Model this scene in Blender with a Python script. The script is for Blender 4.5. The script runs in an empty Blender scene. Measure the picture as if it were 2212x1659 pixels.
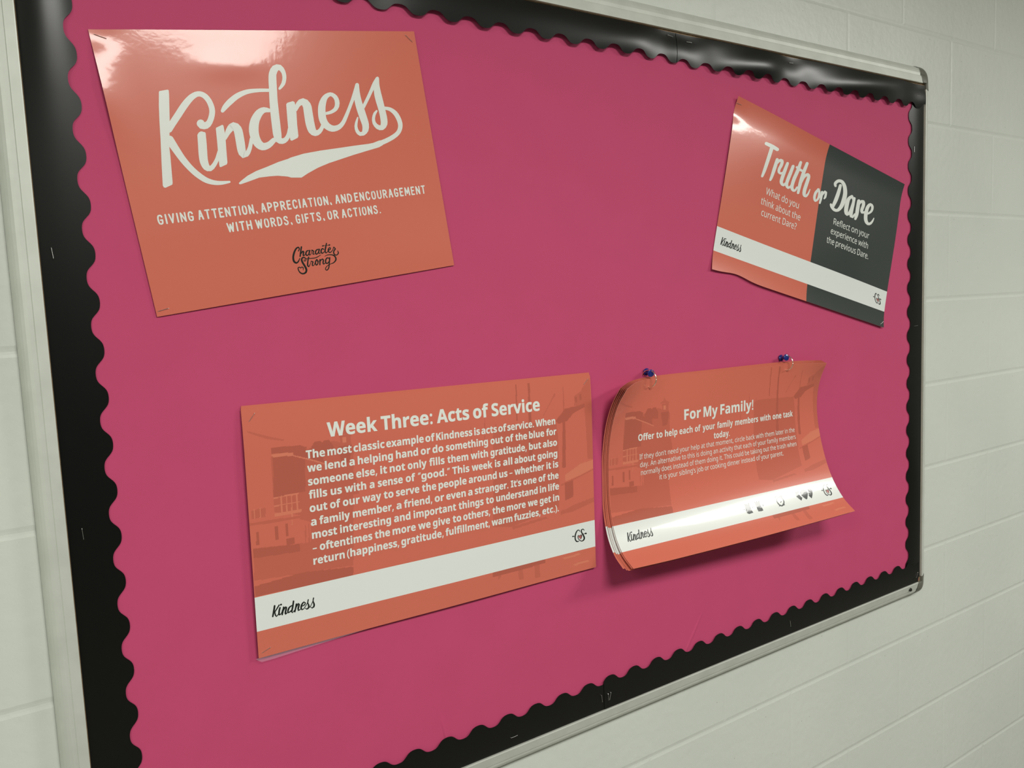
import bpy, bmesh, math, random
import numpy as np
from mathutils import Vector, Matrix
from mathutils.geometry import tessellate_polygon
random.seed(7)
SC = bpy.context.scene
COL = SC.collection
BASE = 0.92                     # height of the board's lower inner edge above the floor

def W(x, z, n=0.0):             # board coordinates (right, up, out of the wall) -> world
    return Vector((x, -n, z + BASE))

# ------------------------------------------------------------------ camera, light, exposure
cam_d = bpy.data.cameras.new('camera')
cam = bpy.data.objects.new('camera', cam_d)
COL.objects.link(cam)
cam_d.sensor_width = 36.0
cam_d.lens = 1712.5 / 2212 * 36.0
cam_d.clip_start = 0.02
FWD = Vector((0.54611294, 0.83186459, -0.09880263))
UPV = Vector((0.08962154, 0.05924916, 0.99421201))
RGT = FWD.cross(UPV).normalized()
UPV = RGT.cross(FWD).normalized()
m = Matrix((RGT, UPV, -FWD)).transposed().to_4x4()
m.translation = W(-0.05504442, 0.69558576, 1.01172942)
cam.matrix_world = m
SC.camera = cam
SC.view_settings.view_transform = 'Standard'
SC.view_settings.look = 'None'
SC.view_settings.gamma = 1.0
SC.view_settings.use_curve_mapping = False
SC.view_settings.exposure = 0.0
world = bpy.data.worlds.new('world')
SC.world = world
world.use_nodes = True
world.node_tree.nodes['Background'].inputs[0].default_value = (0.9, 1.0, 0.9, 1)
world.node_tree.nodes['Background'].inputs[1].default_value = 0.05
CEIL = 2.74
def ceiling_lamp(x, y, sx, sy, power):
    d = bpy.data.lights.new('ceiling_panel_light', 'AREA')
    d.shape = 'RECTANGLE'; d.size = sx; d.size_y = sy
    d.energy = power; d.color = (1.0, 0.99, 0.93)
    o = bpy.data.objects.new('ceiling_panel_light', d)
    o.location = (x, y, CEIL - 0.03)
    COL.objects.link(o)
    return o
LAMPS = [(0.50, -1.95, 0.9, 0.6, 62), (3.30, -1.95, 1.2, 0.6, 86), (-2.10, -1.95, 1.2, 0.6, 58)]
for a in LAMPS:
    ceiling_lamp(*a)

# ------------------------------------------------------------------ materials
def mat(name, col, rough=0.5, metal=0.0, spec=0.5, coat=0.0, coat_rough=0.08, alpha=1.0):
    mt = bpy.data.materials.new(name)
    mt.use_nodes = True
    b = mt.node_tree.nodes['Principled BSDF']
    b.inputs['Base Color'].default_value = (*col, 1)
    b.inputs['Roughness'].default_value = rough
    b.inputs['Metallic'].default_value = metal
    b.inputs['Specular IOR Level'].default_value = spec
    b.inputs['Coat Weight'].default_value = coat
    b.inputs['Coat Roughness'].default_value = coat_rough
    b.inputs['Alpha'].default_value = alpha
    return mt

def mottle(mt, col_a, col_b, scale, detail=3.0, lo=0.35, hi=0.65, bump=0.0, bscale=None, bdist=0.001, stretch=(1, 1, 1)):
    nt = mt.node_tree; b = nt.nodes['Principled BSDF']
    tc = nt.nodes.new('ShaderNodeTexCoord')
    mp = nt.nodes.new('ShaderNodeMapping'); mp.inputs['Scale'].default_value = stretch
    nt.links.new(tc.outputs['Object'], mp.inputs['Vector'])
    nz = nt.nodes.new('ShaderNodeTexNoise'); nz.inputs['Scale'].default_value = scale; nz.inputs['Detail'].default_value = detail
    nt.links.new(mp.outputs[0], nz.inputs['Vector'])
    mr = nt.nodes.new('ShaderNodeMapRange'); mr.inputs['From Min'].default_value = lo; mr.inputs['From Max'].default_value = hi
    nt.links.new(nz.outputs[0], mr.inputs[0])
    mx = nt.nodes.new('ShaderNodeMix'); mx.data_type = 'RGBA'
    mx.inputs[6].default_value = (*col_a, 1); mx.inputs[7].default_value = (*col_b, 1)
    nt.links.new(mr.outputs[0], mx.inputs[0])
    nt.links.new(mx.outputs[2], b.inputs['Base Color'])
    if bump:
        n2 = nt.nodes.new('ShaderNodeTexNoise'); n2.inputs['Scale'].default_value = bscale or scale; n2.inputs['Detail'].default_value = 4
        nt.links.new(mp.outputs[0], n2.inputs['Vector'])
        bp = nt.nodes.new('ShaderNodeBump'); bp.inputs['Strength'].default_value = bump; bp.inputs['Distance'].default_value = bdist
        nt.links.new(n2.outputs[0], bp.inputs['Height'])
        nt.links.new(bp.outputs[0], b.inputs['Normal'])
    return mt

def coat_bump(mt, scale, strength, dist, stretch=(1, 1, 1)):
    nt = mt.node_tree; b = nt.nodes['Principled BSDF']
    tc = nt.nodes.new('ShaderNodeTexCoord')
    mp = nt.nodes.new('ShaderNodeMapping'); mp.inputs['Scale'].default_value = stretch
    nt.links.new(tc.outputs['Object'], mp.inputs['Vector'])
    nz = nt.nodes.new('ShaderNodeTexNoise'); nz.inputs['Scale'].default_value = scale; nz.inputs['Detail'].default_value = 2
    nt.links.new(mp.outputs[0], nz.inputs['Vector'])
    bp = nt.nodes.new('ShaderNodeBump'); bp.inputs['Strength'].default_value = strength; bp.inputs['Distance'].default_value = dist
    nt.links.new(nz.outputs[0], bp.inputs['Height'])
    nt.links.new(bp.outputs[0], b.inputs['Coat Normal'])

CORAL = (0.58, 0.145, 0.098)
def lam(name, col):
    mt = mat(name, col, rough=0.30, spec=0.22, coat=0.34, coat_rough=0.085)
    coat_bump(mt, 150, 0.11, 0.0006)
    return mt
def tint(c, k):
    return tuple(min(1, v * k) for v in c)
M_CORAL = lam('laminated_coral_print', CORAL)
M_PICT = {1: lam('picture_mid_tone', tint(CORAL, 0.86)), 2: lam('picture_dark_tone', tint(CORAL, 0.74)), -1: lam('picture_light_tone', (0.62, 0.19, 0.12))}
M_PAPER = lam('laminated_white_print', (0.70, 0.735, 0.71))
M_CHAR = lam('laminated_charcoal_print', (0.046, 0.054, 0.051))
M_INK = lam('black_ink_under_film', (0.012, 0.016, 0.013))
M_INKW = lam('white_ink_under_film', (0.70, 0.735, 0.69))
M_INKGLARE = lam('black_ink_with_painted_glare', (0.05, 0.055, 0.05))  # black ink greyed: glare on the heart icons painted into the colour
M_HEART = lam('dusty_red_ink_under_film', (0.42, 0.13, 0.12))
M_BACK = mat('sheet_reverse', (0.60, 0.22, 0.17), rough=0.4)
M_EDGE = mat('film_edge', (0.75, 0.33, 0.27), rough=0.25, coat=0.6)
M_FILM = mat('clear_film', (0.9, 0.7, 0.85), rough=0.1, alpha=0.10, coat=1.0)
M_PINK = mottle(mat('pink_paper', (0.5, 0.06, 0.14), rough=0.75, spec=0.25), (0.480, 0.059, 0.147), (0.490, 0.061, 0.151), 14, bump=0.12, bscale=900, bdist=0.0004)
M_BLACK = mat('black_border_paper', (0.0035, 0.0038, 0.0032), rough=0.30, spec=0.32)
M_ALU = mottle(mat('satin_aluminium', (0.7, 0.7, 0.65), rough=0.50, metal=0.35), (0.58, 0.61, 0.55), (0.63, 0.66, 0.60), 30, stretch=(1, 1, 1))
M_CAP = mat('grey_corner_plastic', (0.13, 0.13, 0.105), rough=0.35)
M_CORK = mottle(mat('tan_board_core', (0.3, 0.2, 0.1), rough=0.9), (0.30, 0.19, 0.10), (0.42, 0.28, 0.16), 120)
M_STEEL = mat('staple_steel', (0.72, 0.72, 0.70), rough=0.28, metal=1.0)
M_RING = mat('ring_nickel', (0.86, 0.80, 0.66), rough=0.18, metal=1.0)
M_BLUE = mat('blue_plastic', (0.006, 0.02, 0.17), rough=0.25, coat=0.5)
M_DARK = mat('dark_screw', (0.03, 0.03, 0.025), rough=0.4, metal=0.6)
def wall_paint(name):
    mt = mottle(mat(name, (0.55, 0.57, 0.5), rough=0.42, spec=0.4), (0.540, 0.574, 0.525), (0.575, 0.610, 0.556), 2.5, bump=0.35, bscale=55, bdist=0.0022)
    nt = mt.node_tree; b = nt.nodes['Principled BSDF']
    src = b.inputs['Base Color'].links[0].from_socket
    tc = nt.nodes.new('ShaderNodeTexCoord')
    vo = nt.nodes.new('ShaderNodeTexVoronoi'); vo.inputs['Scale'].default_value = 42; vo.inputs['Randomness'].default_value = 1
    nt.links.new(tc.outputs['Object'], vo.inputs['Vector'])
    wn = nt.nodes.new('ShaderNodeMath'); wn.operation = 'LESS_THAN'; wn.inputs[1].default_value = 0.05
    nt.links.new(vo.outputs['Distance'], wn.inputs[0])
    sp = nt.nodes.new('ShaderNodeSeparateColor'); nt.links.new(vo.outputs['Color'], sp.inputs[0])
    gt = nt.nodes.new('ShaderNodeMath'); gt.operation = 'GREATER_THAN'; gt.inputs[1].default_value = 0.6
    nt.links.new(sp.outputs[0], gt.inputs[0])
    ml = nt.nodes.new('ShaderNodeMath'); ml.operation = 'MULTIPLY'
    nt.links.new(wn.outputs[0], ml.inputs[0]); nt.links.new(gt.outputs[0], ml.inputs[1])
    m2 = nt.nodes.new('ShaderNodeMath'); m2.operation = 'MULTIPLY'; m2.inputs[1].default_value = 0.55
    nt.links.new(ml.outputs[0], m2.inputs[0])
    mx = nt.nodes.new('ShaderNodeMix'); mx.data_type = 'RGBA'; mx.inputs[7].default_value = (0.20, 0.21, 0.17, 1)
    nt.links.new(m2.outputs[0], mx.inputs[0]); nt.links.new(src, mx.inputs[6])
    nt.links.new(mx.outputs[2], b.inputs['Base Color'])
    return mt
M_WALL = wall_paint('painted_block_wall')
M_PLAIN = mat('far_wall_paint', (0.72, 0.74, 0.68), rough=0.6)
M_LOW = mat('far_wall_dark_lower_paint', (0.06, 0.065, 0.06), rough=0.6)
M_CEIL = mottle(mat('ceiling_tile', (0.6, 0.6, 0.55), rough=0.9), (0.55, 0.55, 0.50), (0.62, 0.62, 0.57), 60)
M_FLOOR = mottle(mat('vinyl_floor', (0.3, 0.3, 0.26), rough=0.3), (0.13, 0.125, 0.105), (0.19, 0.18, 0.155), 6)

# ------------------------------------------------------------------ helpers
def link(name, me, parent=None):
    o = bpy.data.objects.new(name, me)
    COL.objects.link(o)
    if parent is not None:
        o.parent = parent
        o.matrix_parent_inverse = parent.matrix_basis.inverted()
    return o

def mesh(name, verts, faces, mats, midx=None, parent=None, smooth=False):
    me = bpy.data.meshes.new(name)
    me.from_pydata([tuple(v) for v in verts], [], faces)
    for mt in (mats if isinstance(mats, (list, tuple)) else [mats]):
        me.materials.append(mt)
    if midx:
        me.polygons.foreach_set('material_index', midx)
    if smooth:
        me.polygons.foreach_set('use_smooth', [True] * len(me.polygons))
    me.validate(); me.update()
    return link(name, me, parent)

def thing(name, label, cat, loc, group=None):
    o = bpy.data.objects.new(name, None)
    o.empty_display_size = 0.03
    o.location = loc
    COL.objects.link(o)
    return tag(o, label, cat, group)

def tag(o, label, cat, group=None):
    o['label'] = label; o['category'] = cat
    if group:
        o['group'] = group
    return o

def struct(o):
    o['kind'] = 'structure'
    return o

def slab(fn, us, vs, thick, mat_of=None, nmats=(None,)):
    """closed thin sheet: fn(u,v,h) -> point; returns verts, faces, material indices (0.. front, then back=-2, edge=-1)"""
    nu, nv = len(us), len(vs)
    V = [fn(u, v, 0.0) for u in us for v in vs] + [fn(u, v, -thick) for u in us for v in vs]
    F = []; MI = []
    k = len(nmats)
    for i in range(nu - 1):
        for j in range(nv - 1):
            a = i * nv + j; b = (i + 1) * nv + j
            F.append((a, a + 1, b + 1, b)); MI.append(mat_of((us[i] + us[i + 1]) / 2, (vs[j] + vs[j + 1]) / 2) if mat_of else 0)
            o = nu * nv
            F.append((o + a, o + b, o + b + 1, o + a + 1)); MI.append(k - 2)
    o = nu * nv
    def edge(p, q):                     # own vertices, so that the rim keeps a crisp edge
        b = len(V)
        V.extend((V[p], V[q], V[q + o], V[p + o]))
        F.append((b, b + 1, b + 2, b + 3)); MI.append(k - 1)
    for i in range(nu - 1):
        edge(i * nv, (i + 1) * nv); edge((i + 1) * nv + nv - 1, i * nv + nv - 1)
    for j in range(nv - 1):
        edge(j + 1, j); edge((nu - 1) * nv + j, (nu - 1) * nv + j + 1)
    return V, F, MI

def frange(a, b, n):
    return [a + (b - a) * i / n for i in range(n + 1)]

def tube(pts, r, seg=8, closed=False):
    """verts, faces of a round bar along points"""
    V = []; F = []
    n = len(pts)
    up = None
    for i, p in enumerate(pts):
        t = (pts[(i + 1) % n] - pts[i - 1]) if closed else (pts[min(i + 1, n - 1)] - pts[max(i - 1, 0)])
        t.normalize()
        if up is None:
            up = t.orthogonal().normalized()
        up = (up - t * up.dot(t)).normalized()
        s = t.cross(up)
        for k in range(seg):
            a = 2 * math.pi * k / seg
            V.append(p + (up * math.cos(a) + s * math.sin(a)) * r)
    for i in range(n if closed else n - 1):
        for k in range(seg):
            a = i * seg + k; b = i * seg + (k + 1) % seg
            c = ((i + 1) % n) * seg + (k + 1) % seg; d = ((i + 1) % n) * seg + k
            F.append((a, b, c, d))
    if not closed:
        F.append(tuple(range(seg))[::-1]); F.append(tuple(range((n - 1) * seg, n * seg)))
    return V, F

def lathe(prof, origin, axis, seg=28):
    """prof: list of (radius, distance along axis)"""
    axis = axis.normalized(); e1 = axis.orthogonal().normalized(); e2 = axis.cross(e1)
    V = []; F = []
    for r, d in prof:
        for k in range(seg):
            a = 2 * math.pi * k / seg
            V.append(origin + axis * d + (e1 * math.cos(a) + e2 * math.sin(a)) * max(r, 1e-5))
    for i in range(len(prof) - 1):
        for k in range(seg):
            F.append((i * seg + k, i * seg + (k + 1) % seg, (i + 1) * seg + (k + 1) % seg, (i + 1) * seg + k))
    F.append(tuple(range(seg))[::-1]); F.append(tuple(range((len(prof) - 1) * seg, len(prof) * seg)))
    return V, F

# ------------------------------------------------------------------ lettering data (units: 0.05 mm on the sheet)
UNIT = 20000.0
POSES = {'kind': (0.068, 1.0178, 0.14085), 'week': (0.2, 0.5806, -0.00617), 'truth': (1.1242, 1.057, -0.24091)}
SHEET = [
[[7977,5529,505],[7929,5284,352],[7904,5016,236],[7892,4734,156],[7887,4445,107],[7885,4154,85],[7883,3861,83],[7881,3569,98],[7878,3282,152],[7873,3010,258],[7864,2777,434],[7851,2620,679]],
[[8381,5588,279],[8365,5310,188],[8358,5023,133],[8355,4733,105],[8352,4441,91],[8350,4150,85],[8348,3858,86],[8346,3566,109],[8343,3281,170],[8338,3012,284],[8329,2778,459],[8316,2604,693]],
[[8825,5605,137],[8823,5314,105],[8821,5022,89],[8820,4730,85],[8817,4438,85],[8815,4146,85],[8813,3854,91],[8811,3564,121],[8807,3280,190],[8802,3013,310],[8793,2779,484],[8781,2592,709]],
[[9289,5605,85],[9288,5313,84],[9286,5020,84],[9284,4727,85],[9282,4435,85],[9280,4143,85],[9278,3851,96],[9276,3561,134],[9272,3279,211],[9266,3015,335],[9257,2780,509],[9246,2586,726]],
[[9754,5602,84],[9752,5310,88],[9751,5017,89],[9749,4725,87],[9747,4432,85],[9745,4140,87],[9743,3848,104],[9740,3559,149],[9737,3279,233],[9730,3017,360],[9722,2781,533],[9711,2581,746]],
[[10219,5599,97],[10218,5306,96],[10216,5014,93],[10214,4722,88],[10212,4429,85],[10210,4137,91],[10208,3846,114],[10205,3558,166],[10201,3280,255],[10195,3018,385],[10186,2782,557],[10176,2579,767]],
[[10685,5595,108],[10683,5303,101],[10681,5011,93],[10679,4719,88],[10677,4426,86],[10675,4134,96],[10673,3843,125],[10670,3557,184],[10665,3280,277],[10659,3020,410],[10651,2784,582],[10640,2579,791]],
[[11150,5592,114],[11148,5300,102],[11146,5008,92],[11144,4715,86],[11142,4423,88],[11140,4131,103],[11137,3841,138],[11134,3556,201],[11130,3280,299],[11124,3021,435],[11115,2787,609],[11105,2582,817]],
[[11615,5588,119],[11613,5297,101],[11611,5005,90],[11609,4712,85],[11607,4420,91],[11605,4128,111],[11602,3839,151],[11599,3555,219],[11594,3281,321],[11588,3023,460],[11580,2790,636],[11569,2589,847]],
[[12080,5584,132],[12078,5293,105],[12076,5001,89],[12074,4709,85],[12072,4417,94],[12069,4126,119],[12067,3837,165],[12064,3554,238],[12059,3281,343],[12052,3025,484],[12044,2795,663],[12033,2597,878]],
[[12544,5577,167],[12542,5289,119],[12541,4998,91],[12539,4706,85],[12537,4414,97],[12534,4123,129],[12532,3835,181],[12528,3554,258],[12523,3282,365],[12517,3027,509],[12508,2799,692],[12497,2606,910]],
[[13004,5562,233],[13006,5282,148],[13005,4994,101],[13004,4702,86],[13001,4410,100],[12999,4121,139],[12996,3835,198],[12993,3554,280],[12988,3283,389],[12981,3029,534],[12972,2804,720],[12960,2616,943]],
[[13459,5533,329],[13469,5272,199],[13470,4990,119],[13469,4699,90],[13466,4407,104],[13464,4119,150],[13461,3834,218],[13457,3555,305],[13452,3285,415],[13446,3032,561],[13436,2809,748],[13424,2628,977]]]
# glyph outlines: advance width, closed contours x0,y0,x1,y1.. (1000 per em)
FONT_R = {
"'":[151,[[57,306,44,480,107,480,94,306]]],
",":[180,[[28,-87,34,-60,40,-32,47,-3,53,27,57,53,61,78,124,78,129,71,122,46,114,20,104,-8,93,-35,82,-62,71,-87]]],
".":[180,[[89,-9,79,-8,69,-5,60,1,54,10,50,22,48,36,50,51,54,63,60,71,69,77,79,80,89,81,100,80,110,77,119,71,126,63,130,51,132,36,130,22,126,10,119,1,110,-5,100,-8]]],
"?":[292,[[94,135,94,153,95,169,96,184,99,197,103,209,109,221,117,232,126,244,137,255,150,267,167,281,180,294,191,304,200,314,207,324,212,333,215,343,217,355,218,367,215,387,208,404,197,417,181,427,161,433,136,435,115,434,96,431,78,426,61,420,45,414,29,406,8,453,27,462,46,470,67,477,90,482,114,485,140,486,180,483,213,472,239,455,258,431,270,402,274,369,273,350,270,332,264,317,257,304,248,291,237,278,224,266,210,254,195,240,181,228,169,217,161,208,154,198,149,189,145,180,143,170,141,159,141,146,141,135],[120,-9,109,-8,99,-5,90,1,84,10,80,22,79,36,80,51,84,63,90,71,99,77,109,80,120,81,131,80,141,77,149,71,156,63,160,51,161,36,160,22,156,10,149,1,141,-5,131,-8]]],
"A":[429,[[0,0,187,482,242,482,428,0,366,0,308,148,118,148,61,0],[138,202,290,202,236,347,230,367,221,396,214,419,210,405,207,392,203,378,193,347]]],
"D":[490,[[65,0,65,480,213,480,259,477,301,468,338,453,371,432,398,406,420,374,436,336,446,293,449,244,442,170,420,109,383,61,333,27,272,7,199,0],[126,52,191,52,261,59,315,82,354,120,378,174,385,242,380,301,364,348,338,383,302,408,258,423,204,428,126,428]]],
"E":[374,[[65,0,65,480,333,480,333,426,126,426,126,277,321,277,321,224,126,224,126,53,333,53,333,0]]],
"I":[228,[[27,0,27,35,83,48,83,431,27,445,27,480,200,480,200,445,144,431,144,48,200,35,200,0]]],
"R":[418,[[65,0,65,480,197,480,252,476,296,464,329,446,353,419,367,385,372,343,370,319,366,298,358,279,348,264,336,250,322,239,307,229,292,221,276,215,408,0,337,0,221,198,126,198,126,0],[126,249,197,249,233,252,261,259,283,272,298,290,307,313,310,340,306,369,297,391,281,407,259,418,230,425,194,427,126,427]]],
"T":[374,[[156,0,156,426,7,426,7,480,366,480,366,426,217,426,217,0]]],
"W":[625,[[135,0,8,480,71,480,146,187,151,166,155,146,160,127,163,108,166,90,169,73,171,91,175,110,179,130,183,150,188,170,194,190,279,480,341,480,429,188,435,167,440,147,445,127,449,107,453,89,455,73,458,90,461,108,465,127,469,146,474,167,479,187,553,480,616,480,488,0,427,0,334,314,323,353,320,366,317,377,314,388,310,409,309,401,306,389,303,372,298,352,293,333,287,312,196,0]]],
"a":[377,[[144,-7,114,-4,86,5,63,19,45,40,34,67,31,100,36,133,50,161,73,183,106,200,150,210,203,215,265,217,265,238,262,265,256,286,245,301,230,311,212,316,190,318,172,317,154,315,136,310,120,304,104,298,89,291,71,335,87,343,106,350,126,357,148,362,170,365,193,366,233,363,266,353,291,337,308,314,319,283,322,245,322,0,279,0,268,51,265,51,249,33,233,19,216,7,196,0,173,-5],[158,41,187,44,212,52,234,66,251,86,261,112,264,144,264,176,211,174,171,170,140,163,118,152,103,138,95,121,92,99,94,81,100,66,110,55,124,47,140,43]]],
"b":[413,[[228,-7,201,-5,178,0,158,9,142,20,128,32,116,46,111,46,99,0,57,0,57,510,116,510,116,386,116,371,116,357,115,344,114,331,114,321,113,312,116,312,128,327,142,339,158,351,178,359,201,364,228,366,269,361,305,345,335,319,358,283,372,237,376,180,372,123,358,77,335,40,305,14,269,-1],[219,42,248,46,273,58,291,78,304,105,312,139,315,181,304,256,272,302,218,317,183,313,157,302,138,284,126,258,119,224,116,182,116,179,119,138,126,105,138,78,157,58,184,46]]],
"c":[322,[[201,-7,171,-5,143,2,117,13,93,28,74,48,58,73,46,103,39,138,37,178,39,220,47,256,59,286,76,311,96,332,119,347,146,358,174,365,206,367,224,366,241,364,259,361,275,357,288,352,300,347,282,298,271,302,258,306,244,310,230,313,217,314,204,315,145,300,110,254,98,179,101,139,110,105,124,79,144,60,170,48,201,44,220,45,237,47,253,50,267,55,281,60,294,65,294,13,282,7,268,2,254,-2,239,-4,221,-6]]],
"d":[413,[[185,-7,143,-2,107,14,77,40,55,76,41,123,37,179,41,236,55,283,78,319,108,346,144,361,185,367,211,365,234,360,254,351,270,340,285,328,297,314,301,314,299,339,298,350,297,359,297,367,297,510,356,510,356,0,308,0,300,48,297,48,285,34,271,21,254,9,234,0,211,-5],[194,42,228,46,255,56,274,74,287,98,295,129,298,168,298,179,295,220,288,254,275,282,256,302,229,314,193,318,164,313,140,301,122,280,109,252,101,218,98,178,101,138,109,105,122,78,141,58,165,46]]],
"e":[379,[[210,-7,177,-4,147,3,120,14,96,30,75,51,59,76,47,106,39,140,37,177,39,215,46,249,57,279,72,305,90,326,112,344,138,357,166,364,196,367,226,364,252,358,276,347,296,331,313,312,327,290,337,264,343,235,345,204,345,169,98,169,102,131,113,100,129,76,152,58,180,47,213,44,235,44,255,46,274,50,292,55,310,61,328,69,328,17,310,9,292,4,274,-1,255,-4,234,-6],[99,216,283,216,280,244,273,269,262,290,245,306,223,315,195,318,169,315,147,306,129,291,114,271,105,245]]],
"f":[231,[[73,0,73,314,10,314,10,342,73,362,73,383,77,425,87,458,104,483,127,500,156,510,190,514,204,513,217,512,229,510,241,507,251,505,260,502,244,455,220,462,210,464,201,465,191,465,173,463,158,457,147,446,139,430,134,409,132,383,132,360,223,360,223,314,132,314,132,0]]],
"g":[413,[[195,-161,145,-159,102,-151,65,-138,65,-84,103,-100,148,-109,198,-112,227,-109,251,-100,271,-85,286,-65,295,-40,298,-11,298,3,298,27,300,48,297,48,268,17,231,-1,185,-7,142,-1,106,15,76,42,54,79,41,125,37,179,41,233,54,278,76,316,106,344,142,361,185,367,208,365,229,361,249,353,267,343,283,329,298,312,301,312,309,360,356,360,356,-6,352,-53,338,-92,317,-122,286,-144,245,-157],[194,42,227,45,253,55,273,71,287,94,295,126,298,165,298,179,295,224,287,259,273,285,252,303,226,313,193,317,165,313,142,301,123,281,109,254,101,220,98,179,101,138,109,104,123,77,141,57,165,46]]],
"h":[415,[[57,0,57,510,116,510,116,361,116,343,115,326,113,310,117,310,130,327,146,341,164,352,185,360,206,364,229,366,269,363,302,352,328,335,346,310,357,276,361,234,361,0,302,0,302,230,293,278,266,307,222,317,186,313,158,302,139,283,126,257,119,225,116,186,116,0]]],
"i":[173,[[87,420,78,421,70,424,62,429,57,436,54,446,52,457,54,469,57,479,62,486,70,491,78,494,87,495,96,494,104,491,111,486,117,479,120,469,122,457,120,446,117,436,111,429,104,424,96,421],[57,0,57,360,116,360,116,0]]],
"j":[173,[[87,420,78,421,70,424,62,429,57,436,54,446,52,457,54,469,57,479,62,486,70,491,78,494,87,495,96,494,104,491,111,486,117,479,120,469,122,457,120,446,117,436,111,429,104,424,96,421],[15,-161,4,-161,-6,-160,-15,-159,-23,-157,-30,-155,-37,-153,-37,-105,-16,-110,-9,-111,-1,-112,7,-112,21,-111,33,-107,43,-100,51,-90,56,-75,57,-56,57,360,116,360,116,-54,113,-85,105,-111,92,-133,73,-148,47,-158]]],
"k":[359,[[57,0,57,510,116,510,116,244,115,216,113,185,116,185,128,201,144,221,158,238,273,360,343,360,197,206,353,0,281,0,156,168,116,132,116,0]]],
"l":[173,[[57,0,57,510,116,510,116,0]]],
"m":[628,[[57,0,57,360,105,360,113,311,117,311,129,328,144,342,162,353,182,361,202,365,223,367,273,360,310,340,333,306,336,306,350,325,366,340,386,352,407,360,429,365,452,367,489,363,520,353,543,335,560,310,570,277,574,234,574,0,515,0,515,232,507,279,483,308,442,317,410,314,385,304,367,287,355,264,347,234,345,199,345,0,286,0,286,232,278,279,253,308,212,317,180,313,155,302,137,283,125,258,118,226,116,187,116,0]]],
"n":[415,[[57,0,57,360,105,360,113,311,117,311,130,328,146,342,165,353,186,361,208,365,230,367,270,363,302,353,328,335,346,310,357,277,361,234,361,0,302,0,302,230,293,278,266,307,222,317,186,313,158,302,139,283,126,258,119,226,116,187,116,0]]],
"o":[406,[[202,-7,172,-4,143,3,117,15,94,32,75,53,58,79,46,109,39,143,37,181,42,236,57,282,82,318,116,345,156,361,204,367,236,364,264,357,290,345,314,328,333,307,349,282,361,252,368,218,370,181,365,126,350,79,325,42,291,15,250,-1],[203,42,237,46,263,59,283,80,298,107,306,141,309,181,306,220,298,253,283,281,263,301,236,313,203,317,169,313,143,301,123,281,109,253,101,220,98,181,101,141,109,107,123,80,143,59,170,46]]],
"p":[413,[[57,-161,57,360,105,360,113,311,116,311,128,326,142,339,158,351,178,360,201,365,228,367,270,362,305,346,335,320,358,284,372,238,376,181,372,124,358,78,335,41,305,14,269,-1,228,-7,202,-5,179,0,159,9,142,20,128,32,116,46,112,46,115,17,116,6,116,-4,116,-13,116,-161],[219,42,240,44,258,50,273,60,286,74,296,90,305,110,310,132,314,155,315,181,312,220,304,253,291,280,272,301,248,313,218,317,185,314,159,303,140,286,127,262,119,231,116,192,116,181,119,140,126,106,138,78,157,58,184,46]]],
"q":[413,[[297,-161,297,-7,298,21,298,31,299,40,300,48,296,48,285,34,270,21,254,9,234,0,210,-5,183,-7,143,-2,107,14,78,40,55,76,41,123,37,179,42,236,55,283,78,319,108,346,144,361,185,367,212,365,235,360,255,351,271,339,286,326,298,311,309,360,356,360,356,-161],[195,42,228,46,255,56,274,73,287,97,295,128,298,167,298,179,295,221,287,255,275,282,256,302,228,314,193,318,164,313,140,301,122,280,108,252,101,218,98,178,101,139,109,105,122,78,141,58,165,46]]],
"r":[278,[[57,0,57,360,105,360,112,294,115,294,128,313,143,330,160,345,179,357,201,364,225,367,247,366,267,363,260,308,241,312,221,313,203,311,186,306,169,298,154,286,141,272,131,256,123,236,118,215,116,192,116,0]]],
"s":[322,[[148,-7,124,-6,102,-4,83,-1,66,4,50,9,35,16,35,70,50,63,68,56,87,50,107,45,128,42,149,41,176,43,198,47,214,55,225,66,232,79,234,94,234,103,231,111,227,118,221,125,212,133,200,140,186,147,168,155,146,164,124,173,104,182,86,191,71,200,58,211,48,223,40,237,36,253,34,271,38,299,51,323,72,342,99,356,132,364,169,367,191,366,211,364,231,360,249,355,267,350,284,343,264,296,248,301,233,307,216,312,200,315,183,318,165,318,143,317,124,313,110,307,99,298,93,287,91,275,92,265,95,257,99,249,107,243,116,236,129,229,144,222,162,215,183,206,205,198,225,189,242,180,257,170,269,159,279,147,286,133,290,118,291,99,287,67,274,41,253,20,224,5,189,-4]]],
"t":[243,[[167,-7,149,-6,132,-2,115,3,100,11,87,22,77,37,68,55,63,78,62,105,62,314,11,314,11,343,62,366,86,443,121,443,121,360,225,360,225,314,121,314,121,106,123,86,128,70,137,57,148,49,162,43,177,42,186,42,196,43,205,44,214,46,221,47,228,49,228,4,221,1,212,-1,201,-4,189,-5,178,-6]]],
"u":[415,[[184,-7,144,-3,111,7,86,25,68,49,57,83,53,124,53,360,113,360,113,128,122,81,148,52,193,42,229,46,256,57,276,76,289,102,296,134,299,173,299,360,358,360,358,0,310,0,301,48,298,48,285,31,269,17,250,6,229,-1,207,-5]]],
"v":[341,[[136,0,0,360,63,360,140,148,151,115,162,80,165,70,167,61,169,52,179,81,182,92,186,104,190,116,201,148,278,360,341,360,204,0]]],
"w":[528,[[106,1,7,361,69,361,118,169,123,149,128,130,132,110,136,92,139,75,142,61,151,89,159,125,162,136,165,148,169,158,232,361,297,361,359,158,364,142,368,126,373,108,377,91,381,76,383,62,387,74,390,90,395,108,399,128,404,148,410,169,460,361,520,361,420,1,351,1,289,203,284,222,279,240,274,258,265,299,262,299,260,288,257,274,253,258,249,240,244,221,238,203,173,1]]],
"x":[355,[[12,0,142,184,18,360,85,360,178,224,270,360,336,360,212,184,343,0,276,0,178,144,79,0]]],
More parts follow.
